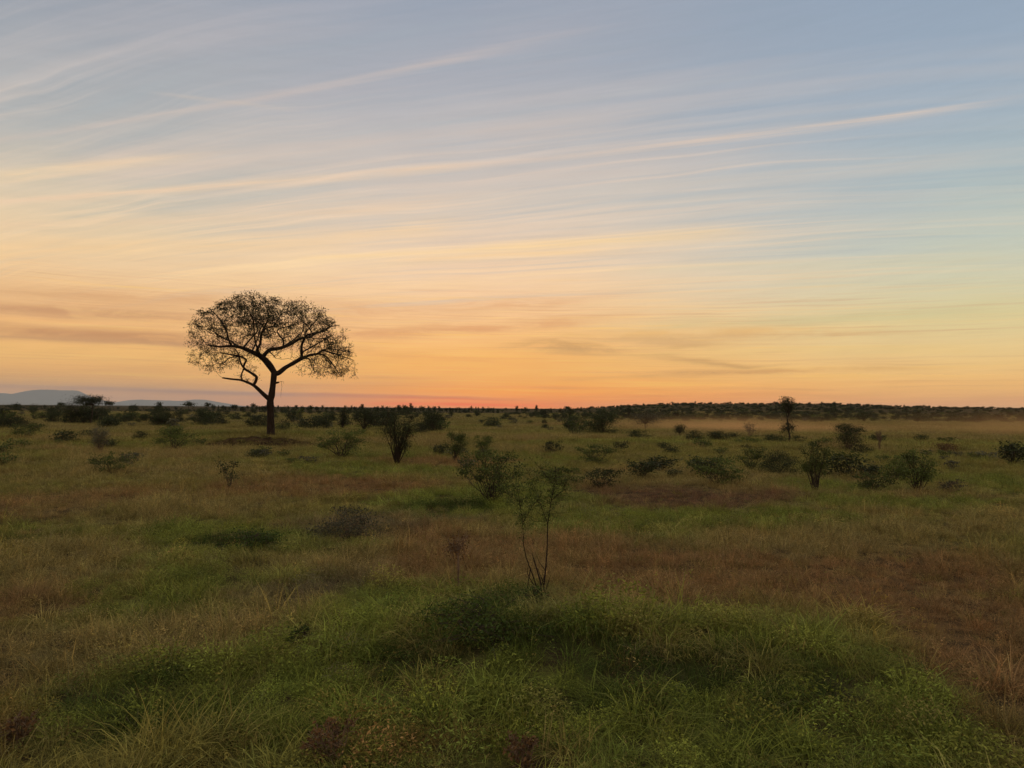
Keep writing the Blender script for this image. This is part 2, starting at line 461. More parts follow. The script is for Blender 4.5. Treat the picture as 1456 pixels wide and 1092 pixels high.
M = {
    'bark': bark_mat('dark_bark', (0.016, 0.010, 0.007), (0.034, 0.022, 0.015)),
    'twig': bark_mat('grey_twig', (0.030, 0.022, 0.016), (0.065, 0.05, 0.036), 20),
    'drytwig': bark_mat('dry_stem', (0.10, 0.065, 0.04), (0.19, 0.13, 0.085), 20),
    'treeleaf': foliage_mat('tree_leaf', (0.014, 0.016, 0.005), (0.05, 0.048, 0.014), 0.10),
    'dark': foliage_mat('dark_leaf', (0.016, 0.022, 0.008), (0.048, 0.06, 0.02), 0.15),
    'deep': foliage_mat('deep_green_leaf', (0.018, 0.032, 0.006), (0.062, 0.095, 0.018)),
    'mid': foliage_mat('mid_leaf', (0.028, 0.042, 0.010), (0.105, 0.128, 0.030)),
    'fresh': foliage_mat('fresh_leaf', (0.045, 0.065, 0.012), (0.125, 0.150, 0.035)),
    'grey': foliage_mat('grey_leaf', (0.05, 0.05, 0.03), (0.12, 0.115, 0.07)),
    'brown': foliage_mat('brown_leaf', (0.050, 0.028, 0.012), (0.17, 0.092, 0.036)),
}

# ------------------------------------------------------------------ what grows where on the ground, with shaded gaps in the dark green
OLIVE = np.array((0.270, 0.238, 0.060)); STRAW = np.array((0.350, 0.270, 0.095)); BROWN = np.array((0.330, 0.190, 0.080))
GREEN = np.array((0.222, 0.262, 0.046)); DKGRN_SHADE = np.array((0.058, 0.088, 0.018)); RUST = np.array((0.210, 0.095, 0.042))
GREYB = np.array((0.200, 0.155, 0.090))
PATCH = [  # photograph column, row, half width, half height, what
    (1080, 835, 290, 48, 'b'), (1350, 900, 130, 40, 'b'), (1330, 870, 200, 75, 'b'), (1430, 960, 120, 60, 'b'), (960, 708, 170, 17, 'e'), (1250, 800, 180, 40, 'b'),
    (440, 690, 150, 15, 'b'), (70, 715, 120, 26, 'b'), (560, 748, 80, 26, 'g'), (640, 778, 120, 34, 'b'), (860, 790, 130, 30, 'b'),
    (50, 865, 120, 36, 'b'), (130, 930, 150, 36, 's'), (20, 1030, 60, 70, 'r'), (460, 835, 70, 26, 'g'), (330, 900, 110, 26, 's'),
    (1080, 770, 260, 20, 's'), (250, 720, 150, 20, 's'), (420, 800, 150, 20, 's'), (1250, 750, 200, 16, 's'),
    (1100, 655, 220, 14, 'o'), (1000, 640, 200, 8, 'o'), (1400, 720, 100, 16, 's'), (60, 800, 120, 30, 's'), (560, 690, 120, 10, 'b'), (610, 660, 100, 8, 'b'),
    (330, 768, 170, 26, 'G'), (650, 716, 120, 22, 'G'), (890, 745, 130, 20, 'G'), (1110, 736, 160, 13, 'G'), (230, 842, 150, 42, 'G'),
    (480, 925, 140, 55, 'G'), (700, 985, 360, 120, 'G'), (1020, 985, 300, 125, 'G'), (230, 1005, 180, 60, 'G'), (570, 865, 110, 36, 'G'), (1200, 1040, 160, 60, 'G'),
    (1180, 690, 90, 10, 'G'), (1400, 688, 90, 13, 'G'), (1290, 715, 130, 10, 'G'), (520, 668, 130, 8, 'G'), (750, 700, 100, 16, 'G'), (100, 690, 110, 14, 'o'),
    (690, 880, 66, 34, 'D'), (780, 908, 130, 22, 'D'), (900, 935, 90, 16, 'D'), (1010, 945, 130, 22, 'D'), (860, 985, 60, 14, 'D'), (600, 930, 50, 10, 'D'), (1180, 985, 60, 14, 'D'), (350, 768, 45, 8, 'D'), (820, 1000, 60, 16, 'D'), (1150, 1015, 70, 14, 'D'),  # dark patches: deep green growth, and shade between clumps put into its colour
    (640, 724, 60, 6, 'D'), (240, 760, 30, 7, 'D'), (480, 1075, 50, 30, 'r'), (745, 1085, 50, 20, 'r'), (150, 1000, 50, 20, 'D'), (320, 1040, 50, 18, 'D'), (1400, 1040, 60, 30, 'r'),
]
_PW = []
for px, py, rx, ry, t in PATCH:
    g = ground(px, py); gx = ground(px + rx, py); g0 = ground(px, py - ry); g1 = ground(px, py + ry)
    sx = (gx - g).length; sy = 0.5 * abs(g0.y - g1.y)
    _PW.append((g.x, g.y, sx, max(sy, 0.15), t))
KC = {'e': np.array((0.215, 0.115, 0.066)), 'b': BROWN, 'g': GREYB, 's': STRAW, 'r': RUST, 'o': OLIVE, 'G': GREEN, 'D': DKGRN_SHADE}
def cover(x, y):
    """(colour, height factor, share of forbs) of the ground cover at a place"""
    r = math.hypot(x, y)
    n1 = noise.noise((x * 0.11, y * 0.11, 0.3)); n2 = noise.noise((x * 0.45, y * 0.45, 5.3)); n3 = noise.noise((x * 1.7, y * 1.7, 8.8))
    c = OLIVE.copy(); hf = 1.0; fb = 0.04
    k = smooth(-0.1, 0.5, n1 + 0.5 * n2); c = c * (1 - k) + STRAW * k
    k = smooth(0.05, 0.5, -n1 + 0.5 * n2) * 0.7; c = c * (1 - k) + GREEN * k
    k = smooth(0.25, 0.6, n2 + 0.3 * n3) * 0.55; c = c * (1 - k) + BROWN * k
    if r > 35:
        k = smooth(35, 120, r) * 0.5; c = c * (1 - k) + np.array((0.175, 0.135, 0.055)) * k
    n4 = noise.noise((x * .8 + 7, y * .8, 2.2)); n5 = noise.noise((x * .8 - 9, y * .8, 6.2))
    wx = x + 0.07 * r * n2 + 0.6 * n3 + .7 * n4; wy = y + 0.06 * r * n2 + 0.4 * n3 + .6 * n5
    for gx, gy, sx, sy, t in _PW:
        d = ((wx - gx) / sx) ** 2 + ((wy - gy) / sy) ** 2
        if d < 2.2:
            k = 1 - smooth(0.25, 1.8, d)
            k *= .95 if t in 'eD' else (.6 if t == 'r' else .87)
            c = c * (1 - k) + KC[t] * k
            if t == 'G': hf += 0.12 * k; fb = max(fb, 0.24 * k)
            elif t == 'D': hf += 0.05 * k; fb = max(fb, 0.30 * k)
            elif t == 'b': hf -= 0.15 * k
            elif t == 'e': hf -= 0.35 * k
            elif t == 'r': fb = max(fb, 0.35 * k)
    return c, hf, fb

# the body of evening air lies along the view to the far mountains; the ground fills its footprint
BOX_AZ = R(-31.5); BOX_W = 7200.0; BOX_L = 32500.0; BOX_B = 3000.0
def ground_reach(a):
    u, v = math.sin(a - BOX_AZ), math.cos(a - BOX_AZ)
    return min(BOX_W / max(abs(u), 1e-6), (BOX_L if v > 0 else BOX_B) / max(abs(v), 1e-6)) * 0.985

MOUND = ground(375, 634)
def mound_rise(x, y):
    r = math.hypot(x / 4.6, y / 2.4)
    z = .55 * max(0, 1 - r * r) ** .8 * (1 + .6 * noise.noise((x * .5, y * .7, 1))) + .16 * noise.noise((x * 1.5, y * 1.5, 4)) * max(0, 1 - r)
    return z + .04 - .34 * abs(noise.noise((x * .8, y * .9, 7))) - .28 * r * r + .10 * noise.noise((x * 2.6, y * 2.6, 3))

# ------------------------------------------------------------------ ground sheet
def build_ground():
    radii = [0.0]; r = 0.8
    while r < 34000:
        radii.append(r); r *= 1.045 if r < 400 else 1.12
    radii.append(34000.0)
    na = 240
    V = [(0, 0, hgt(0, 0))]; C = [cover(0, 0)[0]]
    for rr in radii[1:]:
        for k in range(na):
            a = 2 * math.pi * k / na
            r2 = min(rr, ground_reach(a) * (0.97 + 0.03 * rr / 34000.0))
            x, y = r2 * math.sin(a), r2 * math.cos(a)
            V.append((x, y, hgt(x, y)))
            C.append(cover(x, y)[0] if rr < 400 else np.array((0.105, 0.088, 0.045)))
    Fc = [(0, 1 + (k + 1) % na, 1 + k) for k in range(na)]
    for i in range(len(radii) - 2):
        b = 1 + i * na
        for k in range(na):
            k2 = (k + 1) % na
            Fc.append((b + k, b + k2, b + na + k2, b + na + k))
    m, nt, out = new_mat('soil_and_litter')
    at = nt.new('ShaderNodeAttribute'); at.attribute_name = 'cover'
    geo = nt.new('ShaderNodeNewGeometry')
    n = nt.noise(geo.outputs['Position'], 2.5, 8.0, 0.65)
    nb = nt.noise(geo.outputs['Position'], 0.035, 8.0, 0.7)
    c = nt.mix(nt.mr(n, 0.35, 0.65), at.outputs['Color'], (0.06, 0.042, 0.026, 1))
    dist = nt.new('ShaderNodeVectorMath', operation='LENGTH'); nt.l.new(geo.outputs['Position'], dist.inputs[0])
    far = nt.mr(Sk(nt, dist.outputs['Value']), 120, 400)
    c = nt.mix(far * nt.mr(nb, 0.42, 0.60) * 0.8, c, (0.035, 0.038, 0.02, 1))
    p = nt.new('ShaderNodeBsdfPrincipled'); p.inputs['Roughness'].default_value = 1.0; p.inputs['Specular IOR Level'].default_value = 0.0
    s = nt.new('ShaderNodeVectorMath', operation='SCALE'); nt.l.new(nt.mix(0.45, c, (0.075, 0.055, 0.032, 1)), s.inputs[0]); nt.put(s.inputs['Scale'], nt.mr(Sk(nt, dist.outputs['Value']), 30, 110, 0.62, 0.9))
    nt.l.new(s.outputs[0], p.inputs['Base Color'])
    bp = nt.new('ShaderNodeBump'); bp.inputs['Strength'].default_value = 0.8; bp.inputs['Distance'].default_value = 0.08
    nt.put(bp.inputs['Height'], n); nt.l.new(bp.outputs[0], p.inputs['Normal'])
    nt.l.new(p.outputs[0], out.inputs[0])
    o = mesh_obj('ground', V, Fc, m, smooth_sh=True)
    a = o.data.color_attributes.new('cover', 'FLOAT_COLOR', 'POINT')
    a.data.foreach_set('color', np.array([(q[0], q[1], q[2], 1) for q in C], dtype=np.float32).ravel())
    tag(o, kind='structure')
build_ground()

# ------------------------------------------------------------------ far mountains
def hills(name, prof, dist, depth, seed):
    m = M.get('rock_haze_tint')
    if m is None:
        m, nt, out = new_mat('mountain_haze_tint')
        geo = nt.new('ShaderNodeNewGeometry')
        n = nt.noise(geo.outputs['Position'], 0.004, 6, 0.6)
        p = nt.new('ShaderNodeBsdfPrincipled'); p.inputs['Roughness'].default_value = 1.0; p.inputs['Specular IOR Level'].default_value = 0
        nt.l.new(nt.mix(n, (0.13, 0.15, 0.155, 1), (0.20, 0.215, 0.215, 1)), p.inputs['Base Color'])  # pale blue-grey: part of the distance haze is put into this colour
        nt.l.new(p.outputs[0], out.inputs[0]); M['rock_haze_tint'] = m
    xs = [q[0] for q in prof]; ys = [q[1] for q in prof]
    cols = np.linspace(xs[0], xs[-1], 220)
    rows = 15
    V = []; Fc = []
    for i, cx in enumerate(cols):
        cy = float(np.interp(cx, xs, ys))
        d = ray(cx, cy)
        for j in range(rows):
            t = j / (rows - 1) * 2 - 1
            yy = dist + depth * t
            x = d.x / d.y * dist * (1 + 0.0 * t)
            hz = max(0.0, EYE + d.z / d.y * dist) + 10
            prof_d = max(0.0, 1 - abs(t) ** 1.6)
            z = hz * prof_d
            z *= 1 + 0.10 * noise.noise((x * 0.0012, yy * 0.0012, seed)) * (1 if abs(t) > 0.05 else 0.15)
            V.append((x, yy, z - 5))
    for i in range(len(cols) - 1):
        for j in range(rows - 1):
            a = i * rows + j
            Fc.append((a, a + rows, a + rows + 1, a + 1))
    o = mesh_obj(name, V, Fc, m, smooth_sh=True)
    tag(o, kind='structure')
    return o
hills('mountain', [(-330, 577), (-250, 566), (-150, 558), (-60, 561), (0, 559), (10, 559.5), (18, 562.2), (26, 561), (34, 558), (44, 556), (60, 554.2), (80, 554.4), (82, 555), (104, 555.3), (110, 558.5), (122, 563.5), (140, 569), (152, 573), (170, 578)], 23500, 1700, 2.0)
hills('far_hills', [(150, 577), (172, 572), (186, 569), (200, 568.4), (206, 568.8), (236, 569.6), (262, 570.2), (278, 568.2), (292, 568.6), (300, 570), (316, 573), (332, 576.5), (350, 579)], 25000, 1500, 6.0)

# ------------------------------------------------------------------ the tall lone tree
def big_tree():
    D = 71.0
    base = ground(385, 621)
    D = base.y
    root = empty('tall_tree', base)
    tag(root, 'tall lone tree with wide umbrella crown silhouetted against the sunset sky', 'tree')
    def P(zx, zy, dep=0.0):
        px, py = 260 + zx / 4.2, 400 + zy / 4.2
        d = ray(px, py); y = D + dep
        t = D / d.y
        p = Vector((d.x * t, D, EYE + d.z * t))
        p.y += dep
        return p - base
    K = 0.0155 * D / 71.0
    limbs = [  # points (zoom x, zoom y, depth m), thickness in zoom px at start and end
        ([(526, 945, 0), (525, 880, 0), (524, 800, 0), (522, 720, 0), (530, 680, 0), (539, 610, 0), (546, 545, 0)], [62, 50, 46, 45, 44, 38, 42]),
        ([(522, 708, 0), (492, 680, -.2), (462, 645, -.5), (440, 622, -.8), (402, 602, -1.1), (372, 592, -1.3), (330, 588, -1.5), (284, 581, -1.8)], [32, 27, 23, 19, 15, 13, 12, 9]),
        ([(440, 622, -.8), (452, 598, -.7), (453, 572, -.6), (426, 550, -.7), (390, 522, -1), (398, 498, -1.2), (412, 474, -1.4), (380, 456, -1.7), (338, 447, -2), (300, 440, -2.3)], [22, 20, 18, 16, 16, 13, 12, 11, 9, 6]),
        ([(390, 522, -1), (366, 500, -.6), (346, 472, -.2), (330, 448, .2), (310, 420, .6), (280, 395, 1.0)], [13, 11, 10, 9, 8, 5]),
        ([(384, 592, -1.2), (376, 566, -1.1), (382, 542, -1.0), (390, 522, -1)], [10, 9, 9, 10]),
        ([(546, 545, 0), (528, 510, -.2), (504, 474, -.5), (478, 448, -.8), (440, 428, -1.2), (398, 407, -1.7), (350, 400, -2.4), (300, 408, -3.0), (240, 400, -3.6)], [42, 42, 40, 36, 28, 24, 17, 12, 7]),
        ([(470, 444, -.9), (455, 420, -.6), (461, 375, 0), (456, 345, .4), (446, 322, .8), (455, 272, 1.2), (470, 205, 1.8), (455, 150, 2.2)], [20, 18, 17, 16, 13, 11, 8, 5]),
        ([(459, 350, .3), (474, 322, -.2), (498, 302, -.8), (530, 290, -1.4), (590, 282, -2.2), (640, 240, -3)], [13, 12, 10, 9, 7, 5]),
        ([(402, 408, -1.7), (414, 375, -1.2), (430, 335, -.6), (440, 295, .2), (400, 240, 1.6), (360, 180, 2.6)], [13, 11, 9, 8, 7, 4]),
        ([(352, 400, -2.4), (346, 360, -2.8), (346, 325, -3.2), (336, 280, -3.8), (300, 220, -4.2)], [12, 10, 9, 7, 5]),
        ([(400, 408, -1.7), (340, 385, -1), (290, 358, 0), (228, 338, .8), (160, 300, 1.4), (105, 270, 1.6)], [15, 13, 11, 9, 7, 4]),
        ([(330, 450, .2), (275, 455, .3), (235, 488, .2), (205, 490, .1)], [9, 7, 6, 4]),
        ([(205, 490, .1), (180, 505, .0), (165, 545, -.1), (145, 556, -.1)], [4, 3, 2, 1.5]),
        ([(490, 456, -.6), (512, 410, .2), (560, 394, .9), (606, 368, 1.6), (650, 332, 2.2), (708, 312, 2.8), (738, 286, 3.4), (800, 240, 4.4)], [30, 25, 23, 21, 18, 14, 11, 6]),
        ([(576, 386, 1.1), (582, 345, .8), (562, 316, .5), (566, 290, 0), (640, 276, -.8), (700, 270, -1.6)], [12, 11, 10, 8, 6, 4]),
        ([(724, 300, 3.0), (700, 250, 2.4), (660, 205, 1.6), (620, 150, .8)], [9, 8, 6, 4]),
        ([(504, 442, -.5), (548, 430, -1.6), (585, 446, -2.4), (625, 475, -3.2)], [11, 9, 6, 3]),
        ([(548, 552, 0), (572, 545, .1), (604, 514, .4), (642, 486, .8), (686, 452, 1.3)], [34, 34, 29, 27, 26]),
        ([(686, 455, 1.3), (689, 415, 1.0), (696, 380, .7), (716, 350, .3), (738, 326, -.1), (775, 320, -.7), (840, 313, -1.4), (880, 312, -2), (930, 290, -2.6), (985, 285, -3.0)], [21, 19, 17, 17, 16, 11, 10, 8, 6, 3]),
        ([(730, 332, 0), (726, 300, .4), (745, 262, 1.0), (775, 205, 1.8)], [12, 10, 8, 5]),
        ([(686, 454, 1.3), (730, 434, 1.5), (770, 424, 1.8), (800, 402, 2.1), (840, 412, 2.4), (900, 432, 2.8), (975, 458, 3.2)], [20, 18, 17, 14, 10, 7, 4]),
        ([(688, 457, 1.2), (738, 458, .5), (760, 478, .1), (775, 505, -.4), (805, 545, -.8)], [12, 10, 7, 5, 2]),
        ([(775, 424, 1.8), (830, 440, 1.2), (880, 486, .6), (915, 530, .2), (942, 570, 0)], [11, 10, 8, 6, 3]),
        ([(800, 402, 2.1), (850, 394, 1.4), (920, 408, .6), (1000, 420, -.2)], [9, 8, 6, 3]),
        ([(756, 322, -.4), (790, 345, -1.4), (850, 360, -2.6), (930, 360, -3.6)], [9, 8, 6, 4]),
        ([(541, 606, 0), (560, 606, -.05), (576, 603, -.1)], [16, 15, 11]),
        ([(560, 395, .9), (600, 330, 3), (620, 260, 5), (600, 190, 6)], [12, 9, 7, 4]),
        ([(478, 448, -.8), (500, 360, -3), (540, 270, -5), (520, 200, -6)], [13, 10, 7, 4]),
        ([(440, 428, -1.2), (400, 330, 2), (350, 270, 4.5), (340, 210, 6)], [12, 9, 7, 4]),
        ([(690, 420, 1.0), (740, 350, 3.5), (800, 280, 5.5)], [11, 8, 4]),
    ]
    rnd = random.Random(11)
    trunk = Geo(); seeds = []
    for li, (pts, th) in enumerate(limbs):
        # Catmull-Rom refinement
        Q = [P(*p) for p in pts]; T = [t * K * 0.5 * (.90 if t > 14 else .95) for t in th]
        fine = []; fr = []
        for i in range(len(Q) - 1):
            p0 = Q[max(i - 1, 0)]; p1 = Q[i]; p2 = Q[i + 1]; p3 = Q[min(i + 2, len(Q) - 1)]
            for s in range(5):
                t = s / 5.0
                q = 0.5 * ((2 * p1) + (p2 - p0) * t + (2 * p0 - 5 * p1 + 4 * p2 - p3) * t * t + (3 * p1 - p0 - 3 * p2 + p3) * t ** 3)
                fine.append(q); fr.append(T[i] * (1 - t) + T[i + 1] * t)
        fine.append(Q[-1]); fr.append(T[-1])
        fr = [r * (1 + 0.10 * noise.noise((p.x * 2.1, p.z * 2.1, li))) for p, r in zip(fine, fr)]
        if li == 0:
            fine[0] = fine[0] - Vector((0, 0, 0.4))
        trunk.tube(fine, fr, 10 if th[0] > 20 else 7)
        if li > 1 and li != 25:
            n0 = int(len(fine) * 0.30)
            for p, r in list(zip(fine, fr))[n0:]: seeds.append(p)
        elif li == 1:
            for p in fine[12:]: seeds.append(p)
    # crown volume -> attractors
    topx = [78, 122, 200, 280, 350, 440, 560, 700, 830, 925, 985, 1005]
    topy = [258, 225, 170, 128, 92, 74, 92, 100, 148, 215, 290, 420]
    botx = [78, 122, 165, 230, 300, 400, 470, 560, 640, 720, 780, 850, 925, 980, 1005]
    boty = [330, 455, 525, 520, 505, 455, 405, 360, 390, 420, 500, 560, 560, 500, 440]
    A = []
    while len(A) < 3600:
        zx = rnd.uniform(80, 1004); u = rnd.uniform(-1, 1)
        xr = (zx - 543) / 466.0
        rr = math.hypot(xr, u)
        if rr > 1: continue
        # a front or back piece of the crown hangs like the side at equal radius, only less far down
        sgn = 1 if xr >= 0 else -1
        ex = 545 + sgn * 480 * min(0.97, rr)
        ty = max(np.interp(zx, topx, topy), 0.35 * np.interp(zx, topx, topy) + 0.65 * np.interp(ex, topx, topy))
        byw = np.interp(zx, botx, boty); bye = np.interp(ex, botx, boty)
        by = byw if (abs(u) < 0.35 or abs(xr) > 0.5) else min(byw, max(bye - 60, 0) if bye < 440 else 430)
        by = max(by, ty + 40)
        t = rnd.random() ** (1.35 if abs(xr) < .5 else 1.0)
        if 0.45 < t and rnd.random() < 0.25 and 430 < zx < 760: continue
        zy = ty + (by - ty) * t
        # clumpiness: uneven, with holes
        cl = noise.noise((zx * 0.016, zy * 0.020, u * 3.2))
        dense = 0.12 if zx < 470 and zy < 330 else 0.0
        if cl < -0.06 - dense: continue
        A.append(P(zx, zy, u * 7.2))
    while len(A) < 4350:      # hanging skirts at both sides and the thin growth round the low limb
        q = rnd.random()
        if q < .40: zx, zy, u = rnd.uniform(110, 340), rnd.uniform(380, 560), rnd.gauss(0, .30)
        elif q < .80: zx, zy, u = rnd.uniform(740, 990), rnd.uniform(400, 575), rnd.gauss(0, .30)
        else: zx, zy, u = rnd.uniform(240, 480), rnd.uniform(450, 610), rnd.gauss(-.08, .10)
        if zx < 340 and zy > 500 + .4 * (zx - 110) * (1 if zx < 230 else -.2): continue
        if noise.noise((zx * .02, zy * .015, u * 3)) < -.05: continue
        if q >= .8 and rnd.random() < .5: continue
        A.append(P(zx, zy, u * 7.2))
    # space colonisation from the limbs out to the crown
    nodes = [s.copy() for s in seeds]; par = [-1] * len(nodes); ns = len(nodes)
    alive = A
    step = 0.30; kill = 0.42; infl = 3.6
    for it in range(46):
        kd = kdtree.KDTree(len(nodes))
        for i, p in enumerate(nodes): kd.insert(p, i)
        kd.balance()
        pull = {}; keep = []
        for a in alive:
            p, i, d = kd.find(a)
            if d < kill: continue
            keep.append(a)
            if d < infl or it < 6:
                v = (a - p).normalized()
                if i in pull: pull[i] += v
                else: pull[i] = v.copy()
        alive = keep
        if not pull or not alive: break
        for i, v in pull.items():
            if v.length < 1e-4: continue
            v = v.normalized() + Vector((rnd.uniform(-.28, .28), rnd.uniform(-.28, .28), rnd.uniform(-.30, .22)))
            nodes.append(nodes[i] + v.normalized() * step); par.append(i)
    nch = [0] * len(nodes); tips = [0.0] * len(nodes)
    for i in range(len(nodes) - 1, ns - 1, -1):
        if nch[i] == 0: tips[i] = 1.0
        tips[par[i]] += tips[i]; nch[par[i]] += 1
    rad = [min(0.075, 0.0105 * (max(t, 1) ** 0.42)) for t in tips]
    twig = Geo()
    # chains
    first = {}
    for i in range(ns, len(nodes)): first.setdefault(par[i], []).append(i)
    starts = [(par[i], i) for i in range(ns, len(nodes)) if par[i] < ns or first[par[i]][0] != i]
    for p, i in starts:
        ch = [nodes[p], nodes[i]]; rr = [rad[i], rad[i]]
        j = i
        while j in first:
            j = first[j][0]; ch.append(nodes[j]); rr.append(rad[j])
        rr[-1] *= 0.5
        twig.tube(ch, rr, 4, False)
    leaf = Geo()
    for i in range(ns, len(nodes)):
        if tips[i] > 4: continue
        p = nodes[i]
        cl = noise.noise((p.x * 0.75, p.y * 0.75, p.z * 0.9))
        k = 6 + int(8 * max(0, cl + 0.25))
        lowfac = smooth(5.0, 9.0, p.z)
        k = int(k * (0.35 + 0.65 * lowfac))
        if p.x < -0.6 and p.z > 8.8: k = int(k * 1.5)
        if abs(p.x) < 4.6 and p.z < 9.6: k = int(k * .45)
        for q in range(k):
            o = Vector((rnd.gauss(0, .15), rnd.gauss(0, .15), rnd.gauss(0, .10)))
            leaf.leaf(p + o, 0.125, rnd, 0.5)
        if tips[i] == 1.0:
            for q in range(2):
                e = p + Vector((rnd.gauss(0, .22), rnd.gauss(0, .22), rnd.gauss(-.04, .16)))
                twig.tube([p, (p + e) / 2 + Vector((0, 0, .03)), e], [.009, .007, .004], 3, False)
                for w in range(3): leaf.leaf(e + Vector((rnd.gauss(0, .06), rnd.gauss(0, .06), rnd.gauss(0, .05))), 0.10, rnd, .5)
    mesh_obj('trunk', trunk.V, trunk.F, M['bark'], root, smooth_sh=True)
    mesh_obj('twigs', twig.V, twig.F, M['bark'], root, smooth_sh=True)
    mesh_obj('crown', leaf.V, leaf.F, M['treeleaf'], root, attr={'v': leaf.a})
    # thin dangling creeper by the stub
    g = Geo()
    g.tube([P(575, 603, -.1), P(590, 598, -.1), P(606, 602, -.1), P(603, 612, -.1)], [.02, .015, .012, .008], 4)
    g.tube([P(590, 598, -.1), P(594, 630, -.1), P(589, 660, -.1), P(587, 695, -.1)], [.012, .012, .010, .006], 4)
    mesh_obj('creeper', g.V, g.F, M['bark'], root)
    print('tall tree: leaves', len(leaf.F), 'nodes', len(nodes))
big_tree()

# ------------------------------------------------------------------ shrubs and small trees
def plant_geo(style, w, h, dist, seed):
    """stems and leaves of one plant, base at the origin, w wide and h high"""
    rnd = random.Random(seed)
    st, lf = Geo(), Geo()
    ls = max(0.045, dist * 0.0013)
    if style in ('open', 'broad', 'sapling'): ls = max(0.06, dist * 0.0017)
    if dist < 13: ls = .034
    tr = {'tree': .30, 'umbrella': .62, 'slim': .22, 'dense': 0.0, 'dome': 0.0, 'open': 0.0, 'upright': 0.0, 'vase': 0.0, 'low': 0.0, 'broad': 0, 'multi': .12, 'sapling': .55}[style]
    cl = []
    n = {'dense': 34, 'dome': 44, 'open': 30, 'upright': 22, 'vase': 16, 'low': 22, 'tree': 34, 'umbrella': 34, 'slim': 42, 'broad': 9, 'multi': 30, 'sapling': 18}[style]
    for i in range(n):
        for _ in range(60):
            a = rnd.uniform(0, 2 * math.pi); r = math.sqrt(rnd.random()); t = rnd.random()
            x, y = r * math.cos(a), r * math.sin(a)
            if style in ('dense', 'dome', 'low'):
                ok = r * r + max(0, (t - 0.25) / 0.75) ** 2 < 1.0 and (r > 0.45 or t > 0.35)
            elif style == 'open' or style == 'broad':
                ok = t > 0.15 and r < 0.35 + 0.65 * math.sin(min(1, t * 1.15) * math.pi * 0.62)
            elif style == 'upright':
                ok = t > 0.2 and r < (0.45 + 0.55 * t) * (1 - 0.5 * max(0, t - .7))
            elif style == 'vase':
                ok = t > 0.45 and 0.3 + 0.4 * t > r > 0.25 * t
            elif style == 'multi':
                ok = t > 0.22 and r < 0.35 + 0.65 * math.sin((t - .1) / .9 * math.pi * .75)
            elif style == 'umbrella':
                t = 0.70 + 0.28 * t; ok = r * r + ((t - .70) / .30) ** 2 * 0.5 < 1
            elif style == 'slim':
                ok = t > 0.28 and r < 0.95 * (0.5 + 0.5 * math.sin(t * 9 + seed)) * (1.15 - 0.4 * t)
            elif style == 'sapling':
                ok = t > 0.66 and r < 1
            else:
                t = 0.35 + 0.65 * t; ok = (r ** 2 + ((t - .66) / .34) ** 2) < 1
            if ok: break
        cl.append(Vector((x * w * .43, y * w * .43, t * h * .93)))
    base = [Vector((rnd.gauss(0, w * .03), rnd.gauss(0, w * .03), 0)) for _ in range(5)]
    tr_r = max(0.012, 0.02 * h)
    fork = Vector((rnd.gauss(0, w * .03), rnd.gauss(0, w * .03), tr * h))
    if style in ('tree', 'umbrella', 'slim'):
        mid = fork * 0.5 + Vector((rnd.gauss(0, .03 * h), rnd.gauss(0, .03 * h), 0))
        st.tube([Vector((0, 0, -.1)), mid, fork], [tr_r * 1.3, tr_r, tr_r * .85], 7)
    if style == 'sapling':
        st.tube([Vector((0, 0, -.1)), Vector((.01 * h, 0, h * .35)), Vector((-.01 * h, 0, h * .72))], [.018, .014, .011], 6)
        base = [Vector((-.01 * h, 0, h * .6))] * 5
    if style == 'slim':
        st.tube([fork, fork + Vector((rnd.gauss(0, .06 * w), rnd.gauss(0, .06 * w), h * .4)), Vector((rnd.gauss(0, .1 * w), 0, h * .96))], [tr_r * .8, tr_r * .5, .01], 6)
    rc = {'dense': .20, 'dome': .19, 'open': .115, 'upright': .13, 'vase': .10, 'low': .20, 'tree': .235, 'umbrella': .24, 'slim': .15, 'broad': .15, 'multi': .19, 'sapling': .22}[style]
    area = w * h
    per = {'dense': 2.6, 'dome': 3.0, 'open': 1.6, 'upright': 1.6, 'vase': 0.10, 'low': 2.3, 'tree': 1.5, 'umbrella': 1.5, 'slim': 1.15, 'broad': .8, 'multi': 2.0, 'sapling': 0.42}[style]
    N = int(min(7000, per * area / (ls * ls * 0.45)))
    per_c = max(6, N // n)
    for c in cl:
        if style in ('tree', 'umbrella'): s = fork.copy(); r0 = tr_r * .55
        elif style == 'slim': s = Vector((0, 0, max(tr * h, c.z * .8))); r0 = tr_r * .4
        else: s = rnd.choice(base).copy(); r0 = max(.006, .010 * h)
        if style in ('dense', 'dome', 'low', 'open', 'upright', 'vase', 'broad', 'multi'):
            s.z = -.05
        md = s.lerp(c, .5) + Vector((rnd.gauss(0, .05 * w), rnd.gauss(0, .05 * w), .08 * h if style != 'umbrella' else -.03 * h))
        st.tube([s, s.lerp(md, .55) + Vector((rnd.gauss(0, .02 * w), rnd.gauss(0, .02 * w), 0)), md, c], [r0, r0 * .8, r0 * .6, max(.003, r0 * .25)], 5)
        R_ = rc * rnd.uniform(.55, 1.5)
        bright = rnd.random()
        fx = w * R_; fz = h * R_ * (.75 if style not in ('umbrella',) else .28)
        if style == 'vase':
            for q in range(5):
                e = c + Vector((rnd.gauss(0, fx), rnd.gauss(0, fx), abs(rnd.gauss(0, fz))))
                st.tube([md.lerp(c, rnd.random()), e], [r0 * .4, .004], 3)
        for q in range(6):
            e = c + Vector((rnd.gauss(0, fx * .7), rnd.gauss(0, fx * .7), rnd.gauss(0, fz * .7)))
            e.z = min(max(e.z, .04), h)
            st.tube([md.lerp(c, rnd.uniform(.5, 1)), e], [max(.003, r0 * .35), .003], 3, False)
